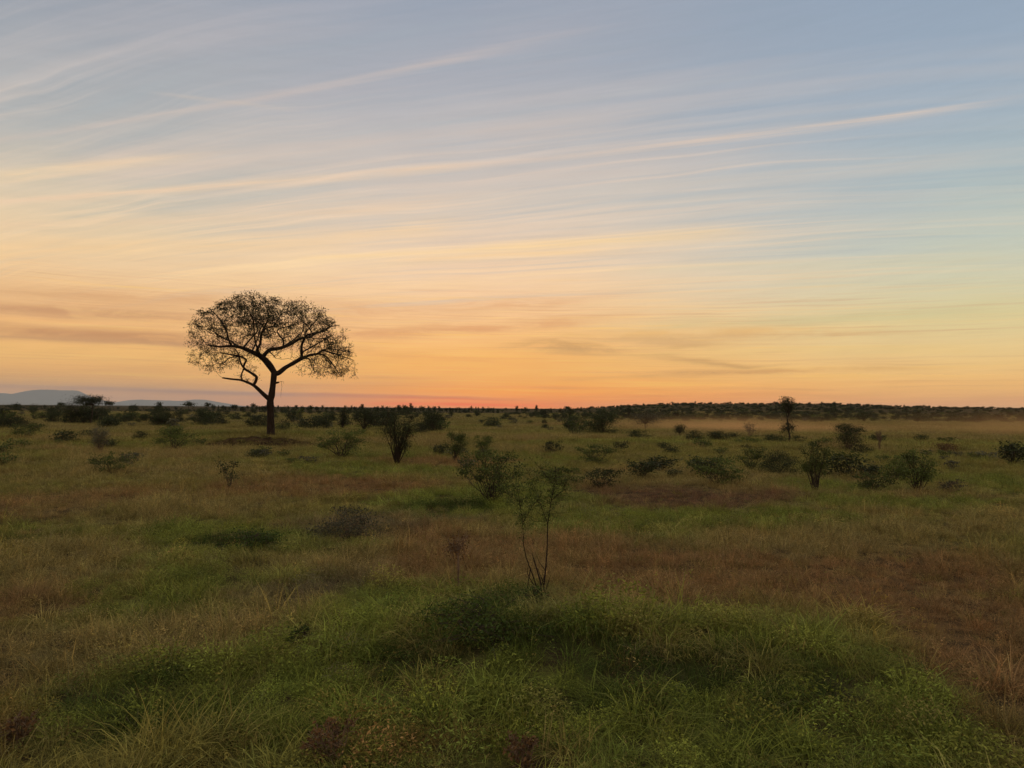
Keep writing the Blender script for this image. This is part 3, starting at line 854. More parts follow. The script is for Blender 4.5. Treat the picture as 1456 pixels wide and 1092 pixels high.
        for q in range(int(per_c * rnd.uniform(.6, 1.4))):
            p = c + Vector((rnd.gauss(0, fx * .6), rnd.gauss(0, fx * .6), rnd.gauss(0, fz * .6)))
            if p.z < .03: p.z = rnd.uniform(.03, .2) * h
            if p.z > h: p.z = h * rnd.uniform(.9, 1.0)
            lf.leaf(p, ls, rnd, .62, min(1, max(0, bright * .7 + rnd.random() * .3)), .35 if style == 'umbrella' else 0)
    return st, lf

def plant(name, label, cat, px, base_y, wpx, top_y, style, leafm, stemm='twig', group=None, seed=0, one=False):
    b = ground(px, base_y)
    dist = b.y
    h = max(.25, (base_y - top_y) / F * dist); w = max(.2, wpx * 1.15 / F * dist); h *= 1.06
    st, lf = plant_geo(style, w, h, dist, seed or int(px * 7 + base_y))
    tree = style in ('tree', 'umbrella', 'slim')
    root = empty(name, b)
    tag(root, label, cat, group)
    mesh_obj('trunk' if tree else 'branches', st.V, st.F, M[stemm], root)
    if lf.F: mesh_obj('crown' if tree else 'foliage', lf.V, lf.F, M[leafm], root, attr={'v': lf.a})
    return root

PL = [
 # left side
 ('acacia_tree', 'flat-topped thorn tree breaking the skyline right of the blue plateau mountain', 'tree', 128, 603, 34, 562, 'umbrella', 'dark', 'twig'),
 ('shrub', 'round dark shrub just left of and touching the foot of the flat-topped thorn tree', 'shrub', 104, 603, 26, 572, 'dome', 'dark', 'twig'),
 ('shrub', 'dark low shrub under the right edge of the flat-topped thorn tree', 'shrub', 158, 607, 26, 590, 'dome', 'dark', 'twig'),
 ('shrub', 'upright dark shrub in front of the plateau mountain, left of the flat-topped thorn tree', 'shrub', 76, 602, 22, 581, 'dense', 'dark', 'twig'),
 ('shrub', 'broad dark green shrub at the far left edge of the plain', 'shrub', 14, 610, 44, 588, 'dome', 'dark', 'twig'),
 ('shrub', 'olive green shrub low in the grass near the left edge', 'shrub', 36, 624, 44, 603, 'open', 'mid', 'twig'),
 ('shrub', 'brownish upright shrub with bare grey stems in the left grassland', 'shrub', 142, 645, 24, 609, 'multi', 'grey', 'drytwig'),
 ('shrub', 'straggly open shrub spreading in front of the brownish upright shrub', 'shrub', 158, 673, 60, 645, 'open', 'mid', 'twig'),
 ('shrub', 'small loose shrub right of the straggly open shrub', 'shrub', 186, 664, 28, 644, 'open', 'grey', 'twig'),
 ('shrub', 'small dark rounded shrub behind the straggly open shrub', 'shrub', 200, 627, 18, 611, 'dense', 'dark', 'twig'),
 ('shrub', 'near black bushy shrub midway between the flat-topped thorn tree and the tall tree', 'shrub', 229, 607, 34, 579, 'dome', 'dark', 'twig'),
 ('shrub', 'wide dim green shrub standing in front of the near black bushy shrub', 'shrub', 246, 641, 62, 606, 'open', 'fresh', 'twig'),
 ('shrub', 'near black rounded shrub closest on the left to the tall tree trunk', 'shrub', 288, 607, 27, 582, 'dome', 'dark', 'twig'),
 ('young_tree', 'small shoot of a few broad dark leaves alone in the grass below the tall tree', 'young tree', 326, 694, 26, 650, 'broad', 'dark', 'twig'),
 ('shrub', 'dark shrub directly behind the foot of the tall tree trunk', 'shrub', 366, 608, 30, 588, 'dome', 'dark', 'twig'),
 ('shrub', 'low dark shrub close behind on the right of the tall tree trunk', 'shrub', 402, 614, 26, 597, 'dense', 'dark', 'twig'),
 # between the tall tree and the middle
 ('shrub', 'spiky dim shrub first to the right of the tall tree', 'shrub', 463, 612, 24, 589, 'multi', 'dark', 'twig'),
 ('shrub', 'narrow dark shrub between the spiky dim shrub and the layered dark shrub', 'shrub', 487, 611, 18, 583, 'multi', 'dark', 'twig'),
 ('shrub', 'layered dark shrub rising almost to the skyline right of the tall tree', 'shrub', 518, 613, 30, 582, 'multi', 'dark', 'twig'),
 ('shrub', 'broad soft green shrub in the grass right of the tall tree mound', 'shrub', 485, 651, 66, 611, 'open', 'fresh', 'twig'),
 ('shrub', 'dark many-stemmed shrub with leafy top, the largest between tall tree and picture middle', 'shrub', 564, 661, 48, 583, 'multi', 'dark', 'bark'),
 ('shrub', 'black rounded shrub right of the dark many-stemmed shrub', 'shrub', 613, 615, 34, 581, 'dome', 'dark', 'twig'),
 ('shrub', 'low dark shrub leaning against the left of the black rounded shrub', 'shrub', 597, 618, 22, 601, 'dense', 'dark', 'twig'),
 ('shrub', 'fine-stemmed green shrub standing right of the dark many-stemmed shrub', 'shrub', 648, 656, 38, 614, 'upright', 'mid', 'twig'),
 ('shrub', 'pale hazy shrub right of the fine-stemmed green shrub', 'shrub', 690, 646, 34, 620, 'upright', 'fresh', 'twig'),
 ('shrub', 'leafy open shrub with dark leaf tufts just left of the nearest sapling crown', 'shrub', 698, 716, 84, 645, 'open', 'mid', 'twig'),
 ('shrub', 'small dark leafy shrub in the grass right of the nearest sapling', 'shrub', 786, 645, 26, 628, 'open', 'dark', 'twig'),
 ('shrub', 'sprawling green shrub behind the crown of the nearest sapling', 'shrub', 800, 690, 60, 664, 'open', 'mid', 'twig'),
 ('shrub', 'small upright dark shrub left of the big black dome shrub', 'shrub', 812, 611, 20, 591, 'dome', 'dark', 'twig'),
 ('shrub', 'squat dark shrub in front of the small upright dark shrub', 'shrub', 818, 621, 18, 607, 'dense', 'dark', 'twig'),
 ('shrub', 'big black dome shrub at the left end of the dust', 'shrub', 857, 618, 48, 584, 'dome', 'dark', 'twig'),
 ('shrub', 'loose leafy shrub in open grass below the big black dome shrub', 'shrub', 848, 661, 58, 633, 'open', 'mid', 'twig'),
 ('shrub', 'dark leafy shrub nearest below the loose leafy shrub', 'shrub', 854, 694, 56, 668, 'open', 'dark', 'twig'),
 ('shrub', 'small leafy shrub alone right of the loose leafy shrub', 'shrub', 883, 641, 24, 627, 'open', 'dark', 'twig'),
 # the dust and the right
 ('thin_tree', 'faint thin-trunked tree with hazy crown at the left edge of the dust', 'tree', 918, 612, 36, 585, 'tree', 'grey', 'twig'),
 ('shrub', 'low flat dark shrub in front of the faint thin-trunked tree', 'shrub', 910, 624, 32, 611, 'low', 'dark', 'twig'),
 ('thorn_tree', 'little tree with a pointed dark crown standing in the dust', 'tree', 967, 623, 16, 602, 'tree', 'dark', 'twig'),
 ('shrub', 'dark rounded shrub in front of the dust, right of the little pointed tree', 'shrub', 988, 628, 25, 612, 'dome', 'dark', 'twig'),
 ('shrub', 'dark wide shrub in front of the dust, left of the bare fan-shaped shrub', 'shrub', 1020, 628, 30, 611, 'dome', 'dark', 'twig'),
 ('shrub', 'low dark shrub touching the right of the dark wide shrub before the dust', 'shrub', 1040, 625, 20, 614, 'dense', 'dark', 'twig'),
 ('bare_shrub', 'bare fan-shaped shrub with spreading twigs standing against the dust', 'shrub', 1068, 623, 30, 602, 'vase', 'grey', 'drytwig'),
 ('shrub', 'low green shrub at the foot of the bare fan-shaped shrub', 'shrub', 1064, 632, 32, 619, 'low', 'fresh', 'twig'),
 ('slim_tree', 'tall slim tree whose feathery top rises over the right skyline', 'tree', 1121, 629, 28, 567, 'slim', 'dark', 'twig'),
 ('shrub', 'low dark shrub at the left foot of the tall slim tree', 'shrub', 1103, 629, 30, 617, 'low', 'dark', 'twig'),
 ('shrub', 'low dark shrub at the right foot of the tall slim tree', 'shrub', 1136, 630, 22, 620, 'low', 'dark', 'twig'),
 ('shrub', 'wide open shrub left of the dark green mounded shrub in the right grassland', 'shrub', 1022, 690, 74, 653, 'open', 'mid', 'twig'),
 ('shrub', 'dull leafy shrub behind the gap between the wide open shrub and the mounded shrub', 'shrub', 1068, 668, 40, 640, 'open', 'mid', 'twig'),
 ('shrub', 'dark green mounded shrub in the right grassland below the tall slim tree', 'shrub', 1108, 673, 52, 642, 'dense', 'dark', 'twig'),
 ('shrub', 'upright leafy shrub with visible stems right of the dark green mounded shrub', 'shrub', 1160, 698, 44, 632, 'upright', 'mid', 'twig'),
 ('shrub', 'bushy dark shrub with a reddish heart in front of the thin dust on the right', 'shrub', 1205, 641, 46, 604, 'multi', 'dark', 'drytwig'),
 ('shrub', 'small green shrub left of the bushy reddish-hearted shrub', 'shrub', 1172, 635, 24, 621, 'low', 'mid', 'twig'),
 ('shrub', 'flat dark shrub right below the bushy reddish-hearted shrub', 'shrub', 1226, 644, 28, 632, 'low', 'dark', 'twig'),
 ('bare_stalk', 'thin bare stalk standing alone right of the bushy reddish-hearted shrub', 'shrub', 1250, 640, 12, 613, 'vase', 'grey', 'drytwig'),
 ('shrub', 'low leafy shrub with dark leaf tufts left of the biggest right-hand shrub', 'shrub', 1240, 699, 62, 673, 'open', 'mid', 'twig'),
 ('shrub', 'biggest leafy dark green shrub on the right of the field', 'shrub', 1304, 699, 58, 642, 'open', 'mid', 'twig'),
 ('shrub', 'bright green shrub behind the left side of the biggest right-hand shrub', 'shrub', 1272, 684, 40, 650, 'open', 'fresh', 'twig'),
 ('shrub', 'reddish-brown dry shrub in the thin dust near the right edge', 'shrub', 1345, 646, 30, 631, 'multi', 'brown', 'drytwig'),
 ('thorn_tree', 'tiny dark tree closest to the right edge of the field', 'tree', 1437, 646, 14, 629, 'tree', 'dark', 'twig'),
 ('shrub', 'small brownish shrub beside the biggest right-hand shrub on its right', 'shrub', 1352, 700, 30, 682, 'open', 'grey', 'drytwig'),
 # foreground
 ('dry_weed', 'dry brown weed stalk with a loose tuft on top, left of the nearest sapling', 'weed', 651, 838, 36, 762, 'sapling', 'brown', 'drytwig'),
 ('shrub', 'low grey-brown shrub lying in the grass left of the nearest sapling', 'shrub', 495, 765, 84, 724, 'low', 'grey', 'drytwig'),
 ('shrub', 'deep green leafy clump on the hump below the dry weed stalk', 'shrub', 680, 900, 120, 850, 'low', 'deep', 'twig'),
 ('shrub', 'small deep green tuft at the foot of the nearest sapling', 'shrub', 760, 864, 44, 836, 'low', 'deep', 'twig'),
 ('shrub', 'small dark tuft in the bright grass left of the foreground hump', 'shrub', 427, 920, 34, 897, 'low', 'deep', 'twig'),
 ('shrub', 'dark green tuft low in the left grass below the tall tree', 'shrub', 350, 780, 90, 752, 'low', 'deep', 'twig'),
 ('dry_weed', 'reddish dry weed with curled leaves at the bottom edge left of the middle', 'weed', 468, 1090, 60, 1030, 'open', 'brown', 'drytwig'),
 ('dry_weed', 'reddish dry weed at the bottom edge in the middle', 'weed', 742, 1098, 46, 1062, 'open', 'brown', 'drytwig'),
 ('dry_weed', 'reddish dry weed near the bottom left corner', 'weed', 28, 1062, 46, 1020, 'open', 'brown', 'drytwig'),
]
for a in PL: plant(*a)

# the nearest sapling: two thin bare stems and a wispy crown
def near_sapling():
    b = ground(766, 856); D = b.y
    rnd = random.Random(5)
    root = empty('sapling', b)
    tag(root, 'nearest sapling, thin bare stems and a wispy crown just right of the picture middle', 'sapling')
    def P(px, py, dep=0):
        d = ray(px, py); t = D / d.y
        return Vector((d.x * t, D + dep, EYE + d.z * t)) - b
    L = [([(770, 860, 0), (775, 820, .02), (778, 785, .04), (779, 745, .03), (784, 712, 0), (788, 690, -.04), (790, 664, -.06)], .016, .003),
         ([(769, 862, 0), (764, 838, -.05), (757, 815, -.1), (748, 790, -.16), (744, 770, -.2), (743, 740, -.2), (739, 712, -.16), (735, 690, -.1)], .014, .002),
         ([(772, 850, 0), (768, 826, .08), (760, 800, .15), (757, 790, .2)], .020, .005),
         ([(774, 845, 0), (772, 826, -.05), (764, 806, -.1)], .018, .003),
         ([(766, 860, .03), (761, 838, .10), (750, 818, .12), (752, 800, .1)], .013, .003),
         ([(771, 858, -.04), (776, 836, -.1), (782, 815, -.12)], .012, .003),
         ([(763, 850, 0), (772, 828, .05), (779, 800, .02)], .010, .003),
         ([(776, 812, .02), (768, 802, .06), (762, 790, .12)], .008, .003),
         ([(754, 806, -.1), (750, 830, -.12), (756, 832, -.1)], .010, .006),
         ([(779, 745, .03), (768, 716, .15), (760, 694, .25), (752, 672, .3)], .007, .002),
         ([(784, 712, 0), (800, 694, -.15), (806, 676, -.2)], .006, .002),
         ([(743, 740, -.2), (756, 716, -.3), (768, 700, -.36)], .006, .002),
         ([(739, 712, -.16), (722, 700, -.2), (708, 690, -.25)], .005, .002),
         ([(788, 690, -.04), (776, 676, .1), (766, 664, .16)], .005, .002)]
    st, lf = Geo(), Geo()
    for pts, r0, r1 in L:
        Q = [P(*p) for p in pts]; n = len(Q)
        st.tube(Q, [.72 * (r0 + (r1 - r0) * i / (n - 1)) for i in range(n)], 6)
        if r0 < .0075 or n > 6:
            for i in range(max(0, n - 4), n - 1):
                for q in range(21):
                    p = Q[i].lerp(Q[i + 1], rnd.random())
                    if p.z < .85: continue
                    e = p + Vector((rnd.gauss(0, .09), rnd.gauss(0, .09), rnd.gauss(.02, .07)))
                    st.tube([p, e], [.002, .0012], 3, False)
                    for w in range(7):
                        lf.leaf(p.lerp(e, rnd.uniform(.3, 1.1)) + Vector((rnd.gauss(0, .02), rnd.gauss(0, .02), rnd.gauss(0, .02))), .028, rnd, .5)
    mesh_obj('branches', st.V, st.F, M['bark'], root)
    mesh_obj('foliage', lf.V, lf.F, M['fresh'], root, attr={'v': lf.a})
near_sapling()

# ------------------------------------------------------------------ old termite mound at the tall tree's foot
def termite_mound():
    c = MOUND
    m, nt, out = new_mat('red_earth')
    geo = nt.new('ShaderNodeNewGeometry')
    n = nt.noise(geo.outputs['Position'], 1.6, 8, .7)
    p = nt.new('ShaderNodeBsdfPrincipled'); p.inputs['Roughness'].default_value = 1; p.inputs['Specular IOR Level'].default_value = 0
    nt.l.new(nt.mix(nt.mr(n, .35, .65), (.022, .014, .009, 1), (.062, .040, .022, 1)), p.inputs['Base Color'])
    bp = nt.new('ShaderNodeBump'); bp.inputs['Distance'].default_value = .2; nt.put(bp.inputs['Height'], n); nt.l.new(bp.outputs[0], p.inputs['Normal'])
    nt.l.new(p.outputs[0], out.inputs[0])
    V = []; Fc = []; nx, ny = 70, 32
    for i in range(nx):
        for j in range(ny):
            x, y = (i / (nx - 1) * 2 - 1) * 4.8, (j / (ny - 1) * 2 - 1) * 2.6
            V.append((x, y, hgt(c.x + x, c.y + y) - c.z + mound_rise(x, y)))
    for i in range(nx - 1):
        for j in range(ny - 1):
            a = i * ny + j; Fc.append((a, a + ny, a + ny + 1, a + 1))
    o = mesh_obj('earth_mound', V, Fc, m, loc=c, smooth_sh=True)
    tag(o, 'low dark reddish earth mound at the foot of the tall lone tree', 'earth mound')
termite_mound()

# ------------------------------------------------------------------ far bushes and skyline trees, one object each
def proto_mesh(name, style, w, h, dist, leafm, seed):
    st, lf = plant_geo(style, w, h, dist, seed)
    V = st.V + lf.V; o = len(st.V)
    Fc = st.F + [tuple(i + o for i in f) for f in lf.F]
    me = bpy.data.meshes.new(name)
    me.from_pydata([tuple(v) for v in V], [], Fc)
    me.materials.append(M['twig']); me.materials.append(M[leafm])
    me.polygons.foreach_set('material_index', [0] * len(st.F) + [1] * len(lf.F))
    a = me.attributes.new('v', 'FLOAT', 'POINT')
    a.data.foreach_set('value', np.array([.5] * o + list(lf.a), dtype=np.float32))
    return me
FAR = {
    'dome': [proto_mesh('far_shrub', 'dome', 2.4, 1.9, 150, 'dark', 900 + i) for i in range(4)],
    'multi': [proto_mesh('far_shrub', 'multi', 2.2, 2.2, 150, 'dark', 920 + i) for i in range(3)],
    'open': [proto_mesh('far_shrub', 'open', 2.2, 1.5, 130, 'mid', 940 + i) for i in range(3)],
    'grey': [proto_mesh('far_shrub', 'open', 2.2, 1.3, 130, 'grey', 950 + i) for i in range(2)],
    'umbrella': [proto_mesh('skyline_tree', 'umbrella', 5.0, 4.4, 380, 'dark', 960 + i) for i in range(3)],
    'tree': [proto_mesh('skyline_tree', 'tree', 2.6, 4.4, 380, 'dark', 970 + i) for i in range(4)],
    'slim': [proto_mesh('skyline_tree', 'tree', 1.6, 4.6, 380, 'dark', 980 + i) for i in range(2)],
}
def far_one(name, kind, loc, sc, label, cat, group, rnd):
    o = bpy.data.objects.new(name, rnd.choice(FAR[kind]))
    COL.objects.link(o)
    o.location = loc; o.rotation_euler = (0, 0, rnd.uniform(0, 6.28)); o.scale = sc
    tag(o, label, cat, group)
    return o
rnd = random.Random(21)
# skyline trees with a shape of their own
SKY = [  # column, width px, px above the skyline, distance, kind, label
    (22, 16, 4, 330, 'dome', 'dark rounded tree clump on the skyline before the plateau mountain, nearest the left edge'),
    (48, 14, 2.5, 340, 'dome', 'low dark clump on the skyline below the highest part of the plateau mountain'),
    (88, 12, 5, 300, 'umbrella', 'faint little umbrella tree on the skyline below the right shoulder of the plateau mountain'),
    (156, 14, 8, 260, 'umbrella', 'small umbrella tree on the skyline just right of the flat-topped thorn tree'),
    (190, 14, 3, 340, 'dome', 'low dark clump on the skyline at the left end of the low far hills'),
    (226, 12, 6, 300, 'tree', 'dark tree on the skyline in front of the low far hills, left one'),
    (268, 18, 7, 260, 'umbrella', 'pale umbrella tree on the skyline before the right part of the low far hills'),
    (296, 10, 6, 300, 'umbrella', 'smaller umbrella tree on the skyline at the right end of the low far hills'),
    (360, 8, 5, 320, 'umbrella', 'tiny umbrella tree on the skyline a little left of the tall tree trunk'),
    (515, 5, 5, 330, 'slim', 'left of a pair of tiny upright trees on the skyline left of the orange glow'),
    (567, 6, 4, 330, 'slim', 'tiny upright tree on the skyline at the left end of the orange glow'),
    (575, 6, 4, 330, 'slim', 'tiny upright tree on the skyline, second from the left end of the orange glow'),
    (584, 4, 7, 330, 'slim', 'thinnest and highest tiny tree on the skyline below the orange glow'),
    (735, 4, 4, 350, 'slim', 'tiny upright tree on the skyline right of the picture middle, left of two'),
    (748, 7, 3, 350, 'tree', 'tiny rounded tree on the skyline right of the picture middle'),
    (763, 4, 5, 350, 'slim', 'tiny thin tree on the skyline right of the picture middle, right of two'),
    (806, 10, 4, 420, 'umbrella', 'small flat-topped tree on the skyline where the right-hand rise begins'),
    (937, 6, 3, 600, 'umbrella', 'tiny flat-topped tree on the crest of the right-hand rise'),
    (1101, 9, 4, 560, 'umbrella', 'small flat-topped tree on the right skyline beside the tall slim tree top'),
    (1171, 8, 3.5, 560, 'umbrella', 'small flat-topped tree on the right skyline, first right of the tall slim tree'),
    (1187, 12, 3.5, 560, 'umbrella', 'wider flat-topped tree on the right skyline, second right of the tall slim tree'),
    (1222, 6, 2.5, 560, 'tree', 'small rounded tree on the right skyline, third right of the tall slim tree'),
    (1247, 9, 2.5, 560, 'dome', 'low rounded clump on the right skyline, fourth right of the tall slim tree'),
]
for px, wpx, up, dist, kind, lab in SKY:
    p = at_dist(px, dist)
    me = FAR[kind][0]
    h0 = max(v.co.z for v in me.vertices)
    hh = max(2.0, (EYE - p.z) + (up + 0.2) * dist / F)
    w0 = {'dome': 2.4, 'umbrella': 5.0, 'tree': 2.6, 'slim': 1.6}[kind]
    ww = wpx * dist / F
    far_one('skyline_tree', kind, p, (ww / w0, ww / w0, hh / h0), lab, 'tree', None, rnd)
# the row of small trees along the left skyline
for i in range(78):
    px = 300 + i * 5.3 + rnd.uniform(-2, 2)
    dist = rnd.uniform(330, 470)
    p = at_dist(px, dist)
    kind = rnd.choice(['slim', 'tree', 'dome', 'tree', 'slim'])
    hh = (EYE - p.z) + rnd.uniform(-0.3, 3.0) * dist / F
    ww = rnd.uniform(2.5, 6.5) * dist / F
    w0 = {'dome': 2.4, 'tree': 2.6, 'slim': 1.6}[kind]; h0 = {'dome': 1.9, 'tree': 4.4, 'slim': 4.6}[kind]
    far_one('skyline_tree', kind, p, (ww / w0, ww / w0, max(1.5, hh) / h0), 'tiny dark tree in the long row along the skyline beside the tall tree',
            'tree', 'row of tiny trees on the skyline by the tall tree', rnd)
# scattered dark bushes on the plain
placed = []
cnt = 0
while cnt < 215:
    px = rnd.uniform(-120, 1580)
    by = HOR + (px - 728) * ROLL + rnd.uniform(9, 38) * rnd.random() ** .35
    g = ground(px, by)
    if g is None or g.y < 78 or g.y > 300: continue
    if 900 < px < 1456 and by > 601: continue
    if abs(px - 385) < 16 and by < 625 and rnd.random() < .7: continue
    kind = rnd.choices(['dome', 'multi', 'open', 'grey'], [5, 3, 3, 1])[0]
    s = rnd.uniform(.35, 1.15) if px < 860 else rnd.uniform(.3, .8)
    zone = 'left of the tall lone tree' if px < 370 else ('between the tall lone tree and the picture middle' if px < 728 else ('right of the picture middle' if px < 1090 else 'toward the right edge'))
    far_one('shrub', kind, g, (s * rnd.uniform(.9, 1.5), s, s * rnd.uniform(.8, 1.15)), 'small dark shrub on the far plain ' + zone, 'shrub', 'small dark shrubs on the far plain ' + zone, rnd)
    cnt += 1

# low scrub in the middle of the field
cnt = 0
while cnt < 60:
    px = rnd.uniform(-60, 1520); g = ground(px, HOR + (px - 728) * ROLL + rnd.uniform(38, 100))
    if noise.noise((g.x * .09, g.y * .09, 2.0)) < -.05: continue
    if abs(px - 380) < 60 and g.y > 50: continue
    if abs(px - 564) < 60 or abs(px - 1160) < 40 or abs(px - 765) < 60: continue
    s = rnd.uniform(.22, .55)
    zone = 'left half of the field' if px < 728 else 'right half of the field'
    far_one('shrub', rnd.choice(['open', 'open', 'dome', 'grey', 'multi']), g, (s * rnd.uniform(1.1, 1.9), s * 1.2, s * rnd.uniform(.6, 1.0)),
            'small low scrub tuft in the grass, ' + zone, 'shrub', 'low scrub tufts, ' + zone, rnd)
    cnt += 1

# ------------------------------------------------------------------ instanced cover that nobody could count
def scatter(name, pts, protos, mat_attr=None, label=None):
    """pts: list of (x,y,z, rx,ry,rz, scale xyz, index, colour)"""
    n = len(pts)
    me = bpy.data.meshes.new(name)
    me.vertices.add(n)
    me.vertices.foreach_set('co', np.array([p[0] for p in pts], dtype=np.float32).ravel())
    def att(nm, typ, key, vals):
        a = me.attributes.new(nm, typ, 'POINT'); a.data.foreach_set(key, vals)
    att('rot', 'FLOAT_VECTOR', 'vector', np.array([p[1] for p in pts], dtype=np.float32).ravel())
    att('scl', 'FLOAT_VECTOR', 'vector', np.array([p[2] for p in pts], dtype=np.float32).ravel())
    att('idx', 'INT', 'value', np.array([p[3] for p in pts], dtype=np.int32))
    att('col', 'FLOAT_COLOR', 'color', np.array([(p[4][0], p[4][1], p[4][2], 1) for p in pts], dtype=np.float32).ravel())
    o = bpy.data.objects.new(name, me); COL.objects.link(o)
    pc = bpy.data.collections.new(name + '_kinds')
    for k, pm in enumerate(protos):
        po = bpy.data.objects.new('%s_kind_%02d' % (name, k), pm); pc.objects.link(po)
    ng = bpy.data.node_groups.new(name + '_spread', 'GeometryNodeTree')
    ng.interface.new_socket('Geometry', in_out='INPUT', socket_type='NodeSocketGeometry')
    ng.interface.new_socket('Geometry', in_out='OUTPUT', socket_type='NodeSocketGeometry')
    N = ng.nodes; L = ng.links
    gi = N.new('NodeGroupInput'); go = N.new('NodeGroupOutput')
    ci = N.new('GeometryNodeCollectionInfo'); ci.inputs['Collection'].default_value = pc
    ci.inputs['Separate Children'].default_value = True; ci.inputs['Reset Children'].default_value = True
    ip = N.new('GeometryNodeInstanceOnPoints'); ip.inputs['Pick Instance'].default_value = True
    def na(nm, t):
        q = N.new('GeometryNodeInputNamedAttribute'); q.data_type = t; q.inputs['Name'].default_value = nm; return q
    e2r = N.new('FunctionNodeEulerToRotation')
    L.new(gi.outputs[0], ip.inputs['Points']); L.new(ci.outputs[0], ip.inputs['Instance'])
    L.new(na('idx', 'INT').outputs[0], ip.inputs['Instance Index'])
    L.new(na('rot', 'FLOAT_VECTOR').outputs[0], e2r.inputs[0]); L.new(e2r.outputs[0], ip.inputs['Rotation'])
    L.new(na('scl', 'FLOAT_VECTOR').outputs[0], ip.inputs['Scale'])
    L.new(ip.outputs[0], go.inputs[0])
    md = o.modifiers.new('spread', 'NODES'); md.node_group = ng
    tag(o, kind='stuff')
    return o

def cover_mat(name, trans=0.3, dark=0.45):
    m, nt, out = new_mat(name)
    at = nt.new('ShaderNodeAttribute'); at.attribute_type = 'INSTANCER'; at.attribute_name = 'col'
    av = nt.new('ShaderNodeAttribute'); av.attribute_name = 'v'
    f = Sk(nt, av.outputs['Fac']) * (1.5 - dark) + dark
    s = nt.new('ShaderNodeVectorMath', operation='SCALE'); nt.l.new(at.outputs['Color'], s.inputs[0]); nt.put(s.inputs['Scale'], f)
    leaf_shader(nt, out, s.outputs[0], trans, .8, .08)
    return m
GM = cover_mat('grass_blade'); FM = cover_mat('forb_leaf', .25)

def grass_tuft(seed, n, spread, hgt_, bw, bend, heads=0, segs=3):
    r = random.Random(seed); g = Geo()
    for i in range(n):
        a = r.uniform(0, 6.283); d = spread * math.sqrt(r.random())
        p = Vector((d * math.cos(a), d * math.sin(a), -.03))
        dirn = a + r.gauss(0, .9)
        L = hgt_ * r.uniform(.55, 1.2); b = bend * r.uniform(.3, 1.4); w = bw * r.uniform(.6, 1.3)
        ax = Vector((math.cos(dirn), math.sin(dirn), 0)); sd_ = Vector((-ax.y, ax.x, 0))
        v = r.random() ** 1.2
        tilt = r.uniform(.05, .85)
        b0 = len(g.V)
        q = p.copy(); th = tilt
        for k in range(segs + 1):
            t = k / segs
            ww = w * (1 - t) ** .7 if k < segs else 0
            if k < segs:
                g.V += [q - sd_ * ww * .5, q + sd_ * ww * .5]; g.a += [v, v]
            else:
                g.V.append(q.copy()); g.a.append(v)
            q = q + (ax * math.sin(th) + Vector((0, 0, math.cos(th)))) * (L / segs)
            th += b / segs * 1.6
        for k in range(segs - 1):
            i0 = b0 + 2 * k; g.F.append((i0, i0 + 1, i0 + 3, i0 + 2))
        i0 = b0 + 2 * (segs - 1); g.F.append((i0, i0 + 1, i0 + 2))
        if i < heads:
            for k in range(7):
                g.leaf(q + Vector((r.gauss(0, .012), r.gauss(0, .012), r.uniform(-.10, .03))), .022, r, .35, min(1, v + .2))
    me = bpy.data.meshes.new('tuft'); me.from_pydata([tuple(v) for v in g.V], [], g.F); me.materials.append(GM)
    a = me.attributes.new('v', 'FLOAT', 'POINT'); a.data.foreach_set('value', np.array(g.a, dtype=np.float32))
    return me
def forb(seed, n, spread, h, ls):
    r = random.Random(seed); g = Geo()
    for i in range(n):
        a = r.uniform(0, 6.283); d = spread * math.sqrt(r.random())
        z = h * r.random() ** .6 * (1 - .5 * (d / spread) ** 2)
        g.leaf(Vector((d * math.cos(a), d * math.sin(a), z)), ls, r, .36, None, .3)
    me = bpy.data.meshes.new('forb'); me.from_pydata([tuple(v) for v in g.V], [], g.F); me.materials.append(FM)
    a = me.attributes.new('v', 'FLOAT', 'POINT'); a.data.foreach_set('value', np.array(g.a, dtype=np.float32))
    return me

near_p = [grass_tuft(100 + i, 58, .15, .31, .0062, 1.7) for i in range(4)] + \
         [grass_tuft(120 + i, 38, .15, .42, .0055, 1.1, 16) for i in range(3)] + \
         [forb(140 + i, 260, .19, .25, .026) for i in range(3)]
far_p = [grass_tuft(160 + i, 150, .75, .36, .022, .9, 0, 2) for i in range(4)] + [grass_tuft(170 + i, 130, .75, .46, .018, .6, 25, 2) for i in range(2)]

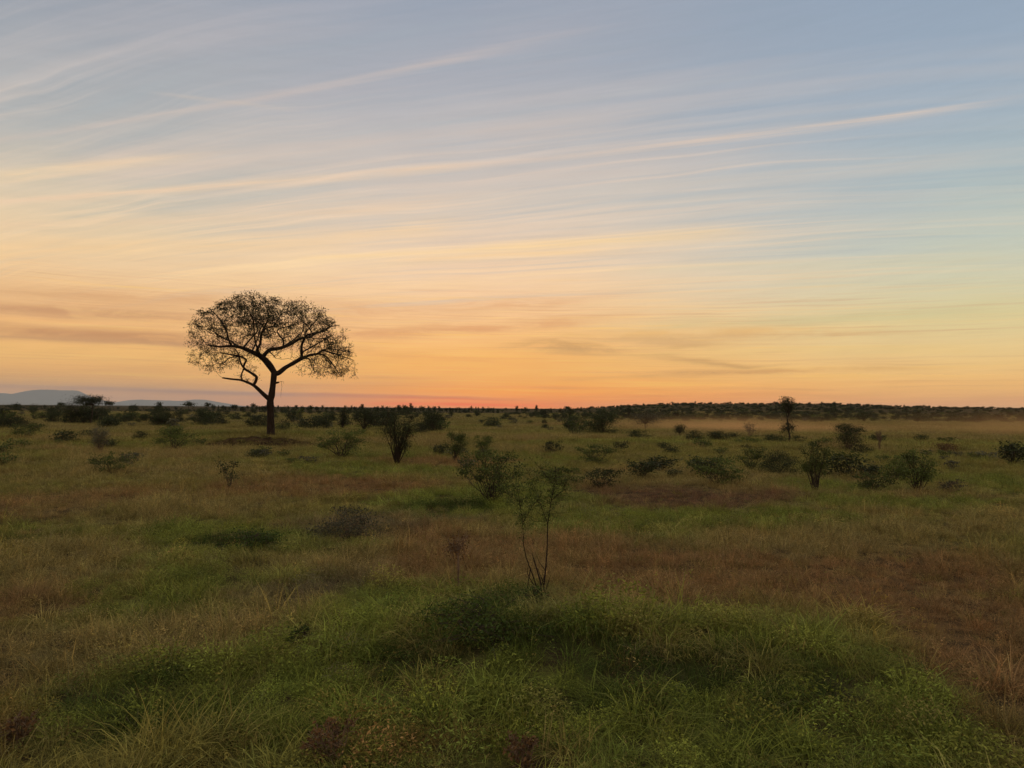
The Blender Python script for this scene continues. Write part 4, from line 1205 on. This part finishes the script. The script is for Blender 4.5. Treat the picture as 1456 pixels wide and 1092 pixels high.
TS = 2.7
def grass_points():
    r = random.Random(3); pts = []; ptsf = []
    half = 0.93
    rad = 2.6
    ALT = [OLIVE, STRAW, BROWN, GREEN, OLIVE * .6, GREYB]
    def jit(c):
        if r.random() < .22:
            k = r.uniform(.2, .7); c = c * (1 - k) + r.choice(ALT) * k
        k = r.gauss(1, .16); h = r.gauss(0, .05)
        return (max(.005, c[0] * k * (1 + h)), max(.005, c[1] * k), max(.004, c[2] * k * (1 - h)))
    while rad < 85:
        dr = max(.12, rad * .02)
        dens = 62 if rad < 12 else 62 * (12 / rad) ** 1.28
        n = int(2 * half * rad * dr * dens + r.random())
        for _ in range(n):
            a = r.uniform(-half, half); q = rad + r.random() * dr
            x, y = q * math.sin(a), q * math.cos(a)
            c, hf, fb = cover(x, y)
            gap = noise.noise((x * .9, y * .9, 17.0))
            if gap < -.36 and r.random() < .35: continue
            if r.random() < fb: idx = 7 + r.randrange(3)
            elif c[0] > c[1] * 1.25: idx = r.choice((4, 5, 6, 4, 5, 6, 0))
            else: idx = r.choice((0, 1, 2, 3, 0, 1, 2, 3, 4))
            hn = 1 + .32 * noise.noise((x * .5, y * .5, 40)) + .45 * gap + .3 * noise.noise((x * 2.2, y * 2.2, 13))
            # tussocks: tall in their hearts, low and sparse between
            vd, vp = noise.voronoi((x * TS, y * TS, 0.37))
            tk = 1.0 - smooth(.18, .62, vd[0]); far = smooth(18, 45, rad)
            if tk < .12 and r.random() < .40 * (1 - far): continue
            hn *= (.55 + .60 * tk) * (1 - far) + far
            shade = .82 + .36 * noise.noise((vp[0][0] * 9.1, vp[0][1] * 9.1, 3.3))
            c = c * shade; hn = max(hn, .62)
            if noise.noise((vp[0][0] * 5.7, vp[0][1] * 5.7, 8.3)) > .28 and idx < 7: c = c * .55 + STRAW * .45
            s = max(.28, hf * hn * r.uniform(.75, 1.2)) * (1 + .35 * smooth(15, 80, rad))
            zz = hgt(x, y)
            if abs(x - MOUND.x) < 4.8 and abs(y - MOUND.y) < 2.6:
                mr_ = mound_rise(x - MOUND.x, y - MOUND.y)
                if mr_ > 0:
                    if r.random() < .35: continue
                    zz += mr_; c = c * .6
            pts.append(((x, y, zz), (r.gauss(0, .12), r.gauss(0, .12), r.uniform(0, 6.28)), (s * r.uniform(.9, 1.3), s * r.uniform(.9, 1.3), s * .92), idx, jit(c)))
        rad += dr
    rad = 60
    while rad < 340:
        dr = rad * .02
        dens = 1.3 * (60 / rad) ** 1.0
        n = int(2 * half * rad * dr * dens)
        for _ in range(n):
            a = r.uniform(-half, half); q = rad + r.random() * dr
            x, y = q * math.sin(a), q * math.cos(a)
            c, hf, fb = cover(x, y)
            gap = noise.noise((x * .25, y * .25, 17.0))
            s = max(.4, hf * (1 + .4 * gap) * r.uniform(.7, 1.2))
            if abs(x - MOUND.x) < 4.8 and abs(y - MOUND.y) < 2.6: continue
            sw = 1 + rad / 200
            ptsf.append(((x, y, hgt(x, y)), (0, 0, r.uniform(0, 6.28)), (s * sw, s * sw, s), r.randrange(6), jit(c)))
        rad += dr
    print('grass', len(pts), len(ptsf))
    return pts, ptsf
gp, gf = grass_points()
scatter('grass', gp, near_p)
scatter('far_grass', gf, far_p)

def bushland():
    r = random.Random(77); pts = []
    pm = FAR['dome'] + FAR['multi'] + FAR['open'] + FAR['grey'] + FAR['tree'][:2]
    tries = 0
    while len(pts) < 6200 and tries < 140000:
        tries += 1
        a = r.uniform(-.80, .80)
        d = 170 * (2800 / 170) ** (r.random() ** .85)
        x, y = d * math.sin(a), d * math.cos(a)
        n = noise.noise((x * .012, y * .012, 5)) + .6 * noise.noise((x * .04, y * .04, 9))
        wood = smooth(.08, .22, a) * smooth(165, 260, d)
        if n < .14 - .9 * wood and r.random() < .965: continue
        s = r.uniform(.30, .80) * (1 + .8 * wood)
        if r.random() < .04: idx = 12 + r.randrange(2); s *= .8
        else: idx = r.choice(range(12)) if r.random() < .5 + .3 * wood else r.randrange(7)
        sw = 1 + .5 * smooth(500, 1500, d)
        sz = s * r.uniform(.75, 1.15)
        if wood > .2: sz = r.uniform(.45, .80) * (1 + .5 * smooth(450, 900, d)) * (.9 if idx < 12 else .6)
        pts.append(((x, y, hgt(x, y) - .05), (0, 0, r.uniform(0, 6.28)), (s * sw * r.uniform(1, 1.5), s * sw, sz), idx, (1, 1, 1)))
    o = scatter('distant_bushland', pts, pm)
    print('bushland', len(pts))
bushland()

# ------------------------------------------------------------------ air and dust
def haze():
    z0, z1 = -9.0, 640.0
    c, sn = math.cos(BOX_AZ), math.sin(BOX_AZ)
    def q(u, v): return (u * c + v * sn, -u * sn + v * c)     # u across, v along the box
    P4 = [q(-BOX_W, -BOX_B), q(BOX_W, -BOX_B), q(BOX_W, BOX_L), q(-BOX_W, BOX_L)]
    V = [(x, y, z0) for x, y in P4] + [(x, y, z1) for x, y in P4]
    Fc = [(0, 3, 2, 1), (4, 5, 6, 7), (0, 1, 5, 4), (1, 2, 6, 5), (2, 3, 7, 6), (3, 0, 4, 7)]
    m, nt, out = new_mat('evening_air')
    p = nt.new('ShaderNodeVolumePrincipled')
    p.inputs['Color'].default_value = (.90, .96, 1.0, 1); p.inputs['Density'].default_value = 2.6e-5
    p.inputs['Anisotropy'].default_value = 0.0
    nt.l.new(p.outputs[0], out.inputs['Volume'])
    o = mesh_obj('haze', V, Fc, m)
    tag(o, kind='stuff')
haze()
def dust():
    # road dust hanging low over the grass on the right
    x0, x1, y0, y1, z0, z1 = 2.0, 96.0, 60.0, 150.0, -.3, 5.5
    V = [(x0, y0, z0), (x1, y0, z0), (x1, y1, z0), (x0, y1, z0), (x0, y0, z1), (x1, y0, z1), (x1, y1, z1), (x0, y1, z1)]
    Fc = [(0, 3, 2, 1), (4, 5, 6, 7), (0, 1, 5, 4), (1, 2, 6, 5), (2, 3, 7, 6), (3, 0, 4, 7)]
    m, nt, out = new_mat('road_dust')
    geo = nt.new('ShaderNodeTexCoord')
    sp = nt.new('ShaderNodeSeparateXYZ'); nt.l.new(geo.outputs['Object'], sp.inputs[0])
    X, Y, Z = (Sk(nt, sp.outputs[i]) for i in range(3))
    n = nt.noise(geo.outputs['Object'], .10, 4, .55)
    def puff(cx, cy, cz, rx, ry, rz):
        a = (X - cx) / rx; b = (Y - cy) / ry; c = (Z - cz) / rz
        return nt.m('EXPONENT', -(a * a + b * b + c * c))
    dn = puff(27, 96, .25, 10, 13, 1.0) * .066 + puff(38, 98, .1, 12, 12, .75) * .018 + puff(64, 88, .6, 14, 15, 1.5) * .030 + puff(16, 106, .3, 7, 10, .8) * .016
    dn = dn * nt.mr(n, .32, .68, .25, 1.3)
    p = nt.new('ShaderNodeVolumePrincipled'); p.inputs['Color'].default_value = (1.0, .58, .25, 1)
    nt.put(p.inputs['Density'], dn)
    nt.l.new(p.outputs[0], out.inputs['Volume'])
    o = mesh_obj('dust', V, Fc, m); tag(o, kind='stuff')
dust()

# ------------------------------------------------------------------ render settings
S.view_settings.view_transform = 'Standard'; S.view_settings.look = 'None'
S.view_settings.exposure = 0.0; S.view_settings.gamma = 1.0
S.render.engine = 'CYCLES'
cy = S.cycles
cy.use_denoising = True
cy.max_bounces = 6; cy.diffuse_bounces = 3; cy.transmission_bounces = 3; cy.volume_bounces = 0; cy.transparent_max_bounces = 6
cy.volume_step_rate = 1.0; cy.volume_max_steps = 128
